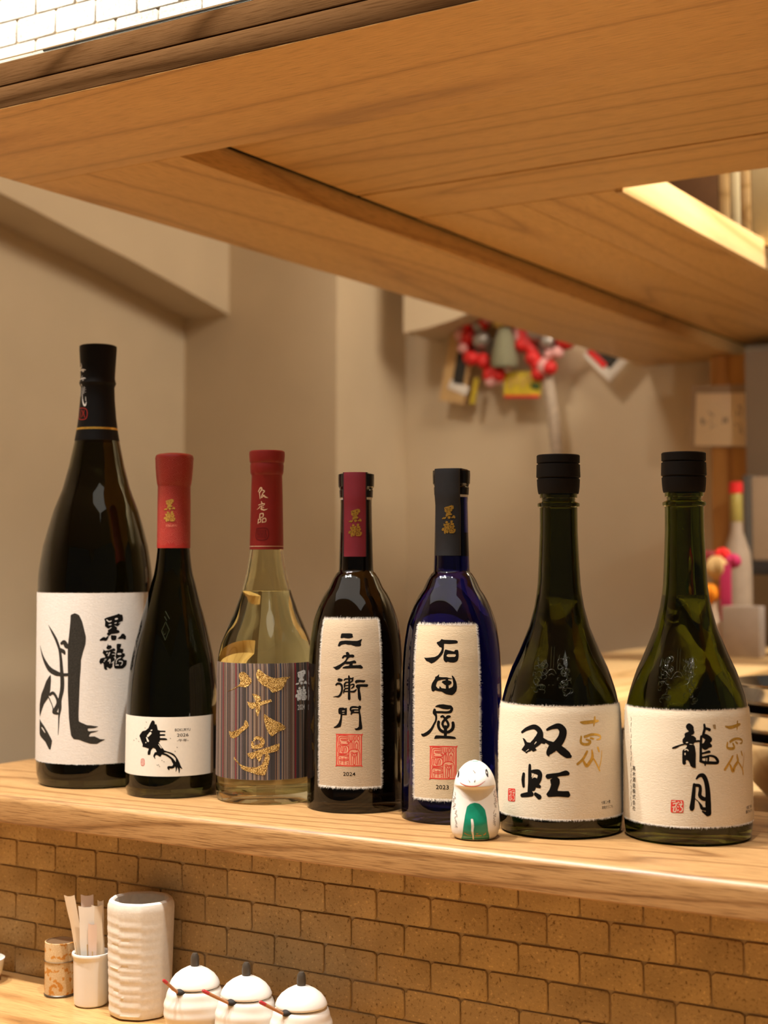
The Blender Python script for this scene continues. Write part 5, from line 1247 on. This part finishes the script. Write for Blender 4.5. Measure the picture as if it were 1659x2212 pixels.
mb = MB(); mb.lathe([(0, .0004), (.0126, .0004), (.0128, .002), (.0128, .0285), (.0120, .0288), (0, .0288)], 64); obj('body', mb, m_chi, tin)
mb = MB(); mb.lathe([(.0119, .0290), (.0129, .0292), (.01295, .0438), (.0129, .0444), (.0122, .0446)], 64); lid = obj('lid', mb, m_chi, tin)
mb = MB(); mb.lathe([(.0123, .0440), (.0123, .0448), (.0112, .0449), (.0110, .0443), (0, .0441)], 64); o = obj('lid_top', mb, m_bronze, lid); o['label'] = 'bronze metal disc'
mb = MB(); mb.lathe([(.0126, .0286), (.0134, .0288), (.0135, .0292), (.0126, .0295)], 64); obj('seam_ring', mb, m_steel, tin)
mb = MB(); mb.lathe([(.0120, .0001), (.0131, .0002), (.0132, .0016), (.0127, .0021)], 64); obj('base_ring', mb, plain('dark_tin_edge', (0.10, 0.09, 0.08), 0.35, metal=0.8), tin)

m_whitep = plain('white_porcelain', (0.80, 0.77, 0.72), 0.25, coat=0.3, var=0.02)
mb = MB(); mb.lathe([(0, .001), (.0125, .0005), (.0136, .0016), (.0141, .006), (.0147, .036), (.0149, .0385), (.0159, .0402), (.0162, .0414), (.0158, .0426), (.0149, .0428), (.0139, .0418), (.0136, .040), (.0130, .006), (0, .004)], 72)
tag(obj('toothpick_cup', mb, m_whitep, loc=(-0.8664, 0.9305, ZC)), 'small white rimmed cup filled with toothpick packets', 'cup')
m_film = plain('cream_paper_sleeve', (0.76, 0.60, 0.42), 0.5, var=0.04); m_film2 = plain('pinkish_paper_sleeve', (0.74, 0.57, 0.47), 0.55, var=0.04); m_film3 = plain('white_paper_sleeve', (0.78, 0.72, 0.64), 0.5, var=0.04)
m_pick = plain('bamboo_stick', (0.62, 0.42, 0.2), 0.6)
RT, FH = Vector((0.8482, 0.5297, 0)), Vector((-0.5297, 0.8482, 0))
packs = (('cream toothpick packet leaning furthest left in the white cup', -.0062, .001, -.0195, .002, .0865, .0042, m_film), ('rear toothpick packet with a dull flattened top in the white cup', -.0025, .006, -.006, .0085, .0855, .0055, m_film2),
         ('foremost white toothpick packet with a bright folded top in the cup', -.001, -.0048, -.0035, -.0062, .0795, .0066, m_film3), ('short pinkish toothpick packet wedged in front of the others', .0025, -.0066, .0022, -.0088, .066, .0036, m_film2),
         ('cream toothpick packet standing in the right half of the cup', .0060, -.001, .0040, .000, .0790, .0045, m_film), ('thin brown-edged packet at the right rim of the cup', .0085, .003, .0062, .004, .0820, .0025, m_film))
for lab_, bx, by, tx, ty, h, hw, mt in packs:
    T = thing('toothpick_packet', lab_, 'packet', (-0.8664, 0.9305, ZC), 'toothpick packets in the white cup'); mb = MB(); n = 9; P = []
    for k in range(n):
        s = k / (n - 1); c = RT * (bx + (tx - bx) * s ** 1.6) + FH * (by + (ty - by) * s); z = .0055 + (h - .0055) * s
        w = hw * (0.82 + .18 * s + (.05 * math.sin(s * 14 + bx * 900))); d = .0009 * (1 - .7 * s) + .00015
        for a, e in ((-1, 0), (-.4, -1), (.3, -.9), (1, 0), (.4, .9), (-.3, 1)): q = c + RT * (w * a) + FH * (d * e); P.append((q.x, q.y, z + (.0018 * abs(a) if k == n - 1 else 0)))
    F = [(k * 6 + i, k * 6 + (i + 1) % 6, (k + 1) * 6 + (i + 1) % 6, (k + 1) * 6 + i) for k in range(n - 1) for i in range(6)] + [tuple(range(6))]
    mb.add(P, F); obj('sleeve', mb, mt, T, angle=40)
    mb = MB(); a = RT * bx + FH * by; c = RT * (bx + (tx - bx) * .55) + FH * (by + (ty - by) * .7); mb.tube([(a.x, a.y, .006), (c.x, c.y, .05 if h > .07 else .045)], .0008, 6); obj('toothpick', mb, m_pick, T)

m_cer = plain('rough_white_ceramic', (0.74, 0.68, 0.59), 0.6, var=0.05, vscale=300, bmp=0.15)
def facet(r, a, z):
    a0 = -0.85; q = (a - a0) % (PI / 4.5); p = PI / 4.5; f = math.cos(p / 2) / math.cos(q - p / 2)
    f = 1 + (f - 1) * .55
    fr_ = math.cos(a + 1.55); ridge = 0
    if z < .084 and r > .02 and fr_ > 0: k = int((a - a0) / p); ridge = .00038 * fr_ * math.sin(z * 900 + 1.3 * k + .8 * math.sin(z * 310)) * min(1, (.084 - z) / .01)
    return r * f * 1.015 + ridge
mb = MB(); pr = [(0, .0008), (.021, .0003), (.0238, .0012), (.0248, .004)] + [(.0249 + .0021 * k / 40, .004 + .081 * k / 40) for k in range(1, 41)] + [(.0268, .0882), (.0258, .0908), (.0240, .0920), (.0225, .0918), (.0215, .0905), (.0210, .086), (.0205, .02), (.02, .006), (0, .005)]
mb.lathe(pr, 96, mod=facet); tag(obj('chopstick_holder', mb, m_cer, loc=(-0.8160, 0.9338, ZC), angle=30), 'tall faceted white ceramic chopstick holder with horizontal ridges', 'holder')

m_jar = plain('white_glaze', (0.80, 0.75, 0.68), 0.35, coat=0.25, var=0.04, vscale=60); m_knob = plain('dark_iron_glaze', (0.055, 0.042, 0.03), 0.4, var=0.2); m_slot_shade = plain('slot_shade_black', (0.02, 0.015, 0.012), 0.8)
m_hand = plain('brown_spoon_wood', (0.40, 0.17, 0.065), 0.45); m_tip = plain('red_lacquer', (0.42, 0.03, 0.035), 0.3, coat=0.4)
order = ('beside the tall white holder', 'in the middle of the three', 'at the right end of the three')
for i, (x, y) in enumerate(((-0.7402, 0.9100), (-0.6905, 0.9100), (-0.6402, 0.9105))):
    T = thing('condiment_jar', 'round white lidded condiment jar with a dark knob, ' + order[i], 'jar', (x, y, ZC), 'condiment jars on the lower counter')
    wob = lambda r, a, z, s=i: r * (1 + .012 * math.sin(z * 760 + .6 * math.sin(a * 2 + s)) + .008 * math.sin(a * 2 + s * 2))
    mb = MB(); mb.lathe([(0, .0012), (.0145, .0004), (.0165, .001), (.0185, .0035)] + [(.0185 + .0050 * math.sin(PI * k / 24 * .92), .0035 + .0335 * k / 24) for k in range(1, 25)] + [(.0182, .0378), (.0176, .0382), (.0170, .0370), (.0165, .030), (.012, .006), (0, .005)], 72, mod=wob); obj('body', mb, m_jar, T, angle=60)
    mb = MB(); mb.lathe([(0, .0392), (.0165, .0389), (.0188, .0392), (.0193, .0400), (.0191, .0410), (.0178, .0436), (.0150, .0472), (.0110, .0503), (.0065, .0526), (.0038, .0536), (0, .0538)], 72, mod=lambda r, a, z, s=i: r * (1 + .010 * math.sin(a * 2 + s) + .006 * math.sin(z * 1500))); lid = obj('lid', mb, m_jar, T, angle=60)
    mb = MB(); mb.lathe([(.0029, .0528), (.0033, .0542), (.0034, .0580), (.0030, .0612), (.0019, .0632), (0, .0638)], 32); o = obj('knob', mb, m_knob, lid); o['label'] = 'dark glazed knob'
    # spoon slot at the left of the lid, a dark ball for its shade
    dcam = Vector((-x, -y, 0)).normalized(); side = Vector((-dcam.y, dcam.x, 0)); dirv = (dcam * math.cos(.62) - side * math.sin(.62))
    if side.dot(RT) < 0: dirv = dcam * math.cos(.62) + side * math.sin(.62)
    p = dirv * .0182
    mb = MB(); mb.ball((0, 0, 0), .0037, 20, 12); o = obj('slot_shade', mb, m_slot_shade, T); o.location = (p.x, p.y, .0382); o.scale = (1, 1, .72); o['label'] = 'dark ball standing in for the shaded spoon slot'
    S = thing('condiment_spoon', 'red-tipped wooden spoon in the jar ' + order[i], 'spoon', (x, y, ZC), 'spoons in the condiment jars')
    dx, dz, df = ((-.0115, .0125, .007), (-.0205, .0118, .006), (-.0185, .0112, .006))[i]
    a = Vector((p.x, p.y, .0372)) + dirv * .0016; v = RT * dx - FH * df + Vector((0, 0, dz)); e = a + v
    mb = MB(); mb.tube([a - v * .18, a + v * .35, a + v * .76], [.0010, .0012, .0013], 10); h = obj('handle', mb, m_hand, S)
    mb = MB(); mb.tube([a + v * .76, a + v * .95, a + v * 1.0], [.00135, .0014, .0008], 10); o = obj('tip', mb, m_tip, h); o['label'] = 'red lacquered tip'
mb = MB(); mb.lathe([(0, .001), (.012, 0), (.0165, .008), (.0185, .02), (.0175, .0205), (.0155, .009), (0, .004)], 48); tag(obj('sauce_dish', mb, m_whitep, loc=(-0.9925, 0.930, ZC)), 'white rounded dish cut off by the left edge of the picture, low on the counter', 'dish')

# ------------------------------------------------------------------ kitchen side, out of focus
K = thing('kitchen_counter', 'pale wooden kitchen worktop running away behind the olive bottles', 'counter', (-0.80, 2.0, 0))
obj('worktop', B1(-.19, .16, -.59, .62, .918, .95, bev=.004), m_pale, K)
m_kgrey = plain('grey_steel_panel', (0.20, 0.185, 0.18), 0.4, metal=0.3, var=0.05, vscale=6); obj('cabinet', B1(-.16, .11, -.20, .60, 0, .9175), m_kgrey, K)
mb = MB(); P = [(-1.12, 1.24), (.6, 1.24), (.6, 1.72), (-.62, 1.72), (-.62, 1.395), (-1.12, 1.395)]
mb.add([(x, y, z) for z in (.815, .85) for x, y in P], [(5, 4, 3, 2, 1, 0), (6, 7, 8, 9, 10, 11)] + [(i, (i + 1) % 6, 6 + (i + 1) % 6, 6 + i) for i in range(6)])
tag(obj('kitchen_worktop', mb, wood('pale_board', (0.74, 0.52, 0.27), (0.62, 0.40, 0.18), 0, 0.4, 14, 0.2)), 'low pale wooden work surface just behind the ledge at the right edge', 'worktop')
m_ss = plain('stainless_steel', (0.62, 0.61, 0.60), 0.16, metal=1.0, var=0.03)
for k, z in enumerate((0.0, 0.028, 0.056)):
    mb = MB(); pr = [(0, .002), (.035, 0), (.055, .006), (.078, .030), (.092, .068), (.096, .070), (.095, .0715), (.091, .071), (.076, .033), (.054, .0095), (0, .005)]
    mb.lathe(pr, 64); tag(obj('steel_bowl', mb, m_ss, loc=(-0.425, 1.53, 0.85 + z)), ('lowest', 'middle', 'topmost')[k] + ' of the stacked steel bowls at the right edge of the picture', 'bowl', 'stacked steel bowls')
m_panel = plain('taupe_panel', (0.30, 0.235, 0.18), 0.6, var=0.03, vscale=4)
struct('trim_3', B1(-0.862, -0.30, 2.62, 2.738, 0, 1.482), m_panel)
# notice board with handwritten card
m_card = plain('cream_card', (0.90, 0.72, 0.50), 0.8, var=0.02, vscale=30); m_acr = glass('clear_acrylic', (0.90, 0.90, 0.88), 1.45)
nb = thing('wall_notice', 'cream handwritten card in a clear holder on the wooden post', 'notice', (-0.900, 2.652, 1.362))
mb = MB(); mb.box(-.078, .076, .0005, .0025, -.052, .064, .0005, mat=Matrix.Rotation(math.radians(2), 4, 'Y')); obj('clear_holder', mb, plain('frosted_holder', (0.42, 0.30, 0.2), 0.4), nb)
mb = MB(); mb.box(-.068, .068, -.002, 0, -.050, .048, .0004, mat=Matrix.Rotation(math.radians(3), 4, 'Y')); cd_ = obj('card', mb, m_card, nb)
mb = MB(); rnd = random.Random(9)
for gx, gz, gw, gh in ((-.052, 0, .010, .02), (-.034, 0, .013, .024), (-.008, .004, .012, .022), (.018, .012, .013, .022), (.018, -.016, .012, .018), (.040, .014, .008, .022)):
    for q in range(5):
        a = (gx + rnd.uniform(-gw, gw) / 2, gz + rnd.uniform(-gh, gh) / 2); b_ = (a[0] + rnd.uniform(-gw, gw) * .6, a[1] + rnd.uniform(-gh, gh) * .5)
        v, f = stroke2d([(a[0] * 1000, a[1] * 1000, 1.6), (b_[0] * 1000, b_[1] * 1000, 1.2)]); mb.add([(u / 1000, -.0024, w / 1000) for u, w in v], f)
obj('handwriting', mb, plain('grey_ink', (0.16, 0.12, 0.10), 0.8), cd_, fix=False)

# festival rake charm on the back wall
m_kred = plain('charm_red', (0.72, 0.02, 0.02), 0.5, var=0.12); m_kpink = plain('charm_pink', (0.82, 0.42, 0.42), 0.7); m_kwhite = plain('charm_white', (0.80, 0.74, 0.68), 0.8); m_kgold = plain('charm_gold', (0.72, 0.50, 0.14), 0.4, metal=0.3)
m_kyel = plain('charm_yellow', (0.66, 0.50, 0.03), 0.6, var=0.15); m_kwood = plain('charm_wood', (0.62, 0.40, 0.18), 0.7); m_kblk = plain('charm_black', (0.03, 0.025, 0.02), 0.6); m_kgrn = plain('charm_green_thread', (0.26, 0.25, 0.16), 0.9, var=0.2, vscale=300)
m_ksil = plain('charm_silver', (0.42, 0.39, 0.36), 0.35, metal=0.6, var=0.4, vscale=220)
kx, kz = -1.40, 1.54
KM = thing('festival_rake_charm', 'festival rake charm of red beads, plaques and a tassel on the back wall', 'charm', (kx + .038, 2.70, kz))
def kbox(name, cx, cz, w, h, rot, mat, y=0.0, d=.006, par=None):
    mb = MB(); M = Matrix.Translation((cx - kx, y, cz - kz)) @ Matrix.Rotation(math.radians(rot), 4, 'Y'); mb.box(-w / 2, w / 2, -d, 0, -h / 2, h / 2, .001, mat=M); return obj(name, mb, mat, par or KM)
def kball(name, cx, cz, r, mat, y=-.02, sc=1): mb = MB(); mb.ball((cx - kx, y, cz - kz), r, 18, 12, (1, 1, sc)); return obj(name, mb, mat, KM)
p = kbox('wooden_plaque', -1.535, 1.530, .060, .20, 11, m_kwood); kbox('plaque_print', -1.531, 1.505, .026, .075, 11, m_kblk, -.0065, .001, p); kbox('plaque_border', -1.536, 1.462, .048, .020, 24, m_kwhite, -.0065, .001, p); kbox('plaque_edge', -1.498, 1.452, .012, .055, 11, m_kyel, -.0065, .001, p)
for cx, cz, r, mt in ((-1.519, 1.606, .019, m_kpink), (-1.505, 1.593, .017, m_kred), (-1.488, 1.600, .018, m_kpink), (-1.472, 1.590, .016, m_kred), (-1.520, 1.570, .016, m_kpink), (-1.514, 1.545, .015, m_kred), (-1.500, 1.520, .016, m_kred), (-1.470, 1.515, .014, m_kred), (-1.452, 1.480, .018, m_kred), (-1.440, 1.475, .016, m_kpink), (-1.345, 1.495, .017, m_kred), (-1.330, 1.490, .018, m_kpink), (-1.318, 1.512, .013, m_kpink), (-1.345, 1.476, .015, m_kred), (-1.302, 1.556, .013, m_kpink), (-1.284, 1.540, .020, m_kred), (-1.268, 1.546, .017, m_kred), (-1.255, 1.540, .015, m_kpink), (-1.245, 1.545, .011, m_kwhite), (-1.232, 1.530, .010, m_kwhite)): kball('bead', cx, cz, r, mt)
for px_, py_, r, mt in ((1000, 700, .014, m_kpink), (1030, 690, .015, m_kred), (1052, 706, .013, m_kpink), (1012, 742, .016, m_kred), (1020, 790, .015, m_kred), (1000, 765, .013, m_kpink), (1076, 828, .016, m_kred), (1060, 842, .012, m_kpink), (1150, 800, .016, m_kred), (1186, 822, .015, m_kred), (1202, 792, .013, m_kpink), (1112, 704, .012, m_kwhite), (1040, 752, .019, m_ksil), (1034, 722, .014, m_ksil), (1164, 742, .026, m_ksil), (1184, 716, .020, m_ksil), (1148, 722, .018, m_ksil), (1182, 768, .016, m_ksil), (1128, 770, .015, m_kred), (1098, 806, .012, m_kred), (1045, 800, .014, m_kred), (1240, 745, .018, m_kred)):
    kball('bead', -1.541 + (px_ - 975) * .00106, 1.6205 - (py_ - 685) * .00098, r, mt, -.024)
def fan(name, cx, cz, r, a0, a1, mat, y=-.012):
    mb = MB(); n = 12; v = [(cx - kx, y, cz - kz)]
    for k in range(n + 1): a = math.radians(a0 + (a1 - a0) * k / n); v.append((cx - kx + r * math.cos(a), y + (.004 if k % 2 else -.002), cz - kz + r * math.sin(a)))
    m_ = len(v); v += [(x, q + .003, z) for x, q, z in v]; f = []
    for k in range(1, n + 1): f += [(0, k, k + 1), (m_, m_ + k + 1, m_ + k), (k, m_ + k, m_ + k + 1, k + 1)]
    mb.add(v, f); return obj(name, mb, mat, KM, smooth=False)
fan('silver_fan', -1.475, 1.500, .062, 60, 130, m_ksil); fan('silver_fan', -1.335, 1.498, .080, 50, 125, m_ksil, -.016); fan('red_fan', -1.365, 1.505, .085, 80, 130, m_kred, -.006)
mb = MB(); mb.tube([(-1.385 - kx, -.012, 1.57 - kz), (-1.365 - kx, -.020, 1.535 - kz), (-1.345 - kx, -.016, 1.500 - kz)], [.012, .014, .010], 12); obj('red_cord', mb, m_kred, KM)
mb = MB(); mb.tube([(-1.395 - kx, -.012, 1.605 - kz), (-1.392 - kx, -.018, 1.56 - kz), (-1.385 - kx, -.015, 1.52 - kz)], [.008, .007, .005], 10); obj('pink_cord', mb, m_kpink, KM)
kball('gold_bead', -1.428, 1.588, .014, m_kgold, -.03)
mb = MB(); mb.lathe([(0, -.043), (.026, -.042), (.028, -.03), (.022, .01), (.013, .036), (0, .04)], 24, (-1.415 - kx, -.03, 1.535 - kz), mod=lambda r, a, z: r * (1 + .08 * math.sin(a * 12))); obj('tassel', mb, m_kgrn, KM)
p = kbox('yellow_plaque', -1.383, 1.458, .082, .052, 3, m_kyel, -.012); kbox('plaque_rim', -1.383, 1.433, .080, .006, 3, m_kred, -.0185, .001, p); kbox('plaque_mark', -1.352, 1.452, .020, .012, 10, plain('charm_dark_green', (0.05, 0.10, 0.02), 0.7), -.0185, .001, p)
for q in range(4): kbox('plaque_mark', -1.408 + q * .014, 1.462 + .006 * (q % 2), .007, .022, 8, m_kgold, -.0185, .001, p)
mb = MB(); mb.tube([(-1.332 - kx, -.006, 1.47 - kz), (-1.320 - kx, -.004, 1.39 - kz), (-1.311 - kx, -.003, 1.29 - kz)], [.0125, .0125, .0125], 14); obj('handle', mb, m, KM) if False else obj('handle', mb, plain('wrapped_bamboo', (0.50, 0.40, 0.31), 0.6, var=0.25, vscale=120), KM)
p = kbox('diamond_plaque', -1.196, 1.508, .080, .080, 45, m_kwhite, -.004); kbox('plaque_picture', -1.194, 1.512, .050, .050, 45, m_kblk, -.0105, .001, p); kbox('plaque_stripe', -1.221, 1.500, .012, .050, 45 - 90, m_kred, -.0112, .001, p); mb = MB(); mb.ball((-1.193 - kx, -.0118, 1.511 - kz), .008, 14, 8); obj('plaque_disc', mb, plain('charm_grey', (0.25, 0.24, 0.23), 0.6), p)

# things standing on the far end of the kitchen worktop
m_app = plain('beige_appliance', (0.50, 0.38, 0.27), 0.5, var=0.03); m_apd = plain('appliance_black', (0.035, 0.03, 0.03), 0.4)
ap = thing('wall_appliance', 'beige box-shaped appliance with a dark frame at the right edge, above the flowers', 'appliance', (-0.70, 2.56, 1.08))
obj('housing', B1(-.115, .22, -.06, .058, .02, .165, bev=.004), m_app, ap); obj('side_frame', B1(-.128, -.115, -.064, .058, .0, .168, bev=.002), plain('grey_frame', (0.13, 0.12, 0.11), 0.5), ap); obj('base_panel', B1(-.115, .22, -.064, .058, -.004, .0195, bev=.002), m_apd, ap)
bt_ = thing('small_bottle', 'slim pale bottle with a red cap standing beside the beige appliance', 'bottle', (-0.808, 2.40, 0.95)); mb = MB(); mb.lathe([(0, 0), (.024, .001), (.025, .004), (.025, .14), (.022, .165), (.0105, .20), (.0100, .262), (0, .262)], 32); obj('body', mb, plain('pale_glass_paint', (0.36, 0.27, 0.20), 0.3), bt_)
mb = MB(); mb.lathe([(.0104, .215), (.0108, .216), (.0105, .262), (.0102, .2625)], 24); obj('neck_wrap', mb, plain('olive_foil', (0.36, 0.28, 0.07), 0.4), bt_); mb = MB(); mb.lathe([(.0105, .2620), (.0118, .2635), (.0116, .281), (0, .2825)], 24); obj('cap', mb, m_kred, bt_)
vs = thing('flower_ornament', 'small vase of red, orange and green artificial flowers with a magenta ribbon', 'flowers', (-0.812, 2.31, 0.95)); mb = MB(); mb.lathe([(0, 0), (.018, 0), (.02, .004), (.024, .04), (.015, .075), (.013, .09), (.012, .09), (.012, .02), (0, .01)], 32); obj('vase', mb, plain('pale_vase', (0.55, 0.43, 0.33), 0.4), vs)
for dx, dy, dz, r, mt in ((-.012, 0, .155, .013, plain('deep_red_petal', (0.20, 0.02, 0.02), 0.7)), (.004, -.004, .140, .020, plain('straw_petal', (0.56, 0.36, 0.15), 0.7)), (.010, 0, .160, .012, m_kred), (.026, .004, .150, .012, plain('magenta_petal', (0.45, 0.02, 0.10), 0.6)), (-.006, -.01, .098, .0165, plain('orange_petal', (0.85, 0.27, 0.01), 0.6)), (-.026, -.004, .100, .017, plain('leaf_green', (0.10, 0.16, 0.03), 0.7)), (-.034, 0, .112, .012, MATS['leaf_green'])):
    mb = MB(); mb.lathe([(0 if k in (0, 10) else r * math.sin(PI * k / 10), -r * math.cos(PI * k / 10)) for k in range(11)], 20, mod=lambda q, a, z: q * (1 + .16 * math.sin(5 * a))); o = obj('blossom', mb, mt, vs); o.location = (dx, dy, dz)
mb = MB(); mb.box(.012, .030, -.018, -.014, .055, .145, .001); obj('ribbon_tail', mb, MATS['magenta_petal'], vs)
tag(obj('clear_box', B1(-.785, -.725, 2.255, 2.285, .9505, 1.030, bev=.002), plain('frosted_plastic', (0.40, 0.33, 0.28), 0.35)), 'frosted grey plastic box in front of the small flower vase', 'box')
mb = MB(); mb.lathe([(0, 0), (.010, .001), (.014, .010), (.012, .022), (.008, .030), (.012, .038), (.009, .048), (0, .052)], 24); tag(obj('small_ornament', mb, plain('pale_pink_glaze', (0.78, 0.55, 0.46), 0.4), loc=(-0.772, 2.17, 0.95)), 'tiny pale pink ornament standing left of the frosted box', 'ornament')
tag(obj('dark_canister', B1(-.722, -.66, 2.30, 2.37, .9505, 1.05, bev=.006), plain('maroon_tin', (0.09, 0.02, 0.03), 0.5)), 'dark maroon canister at the right edge beside the frosted box', 'canister')
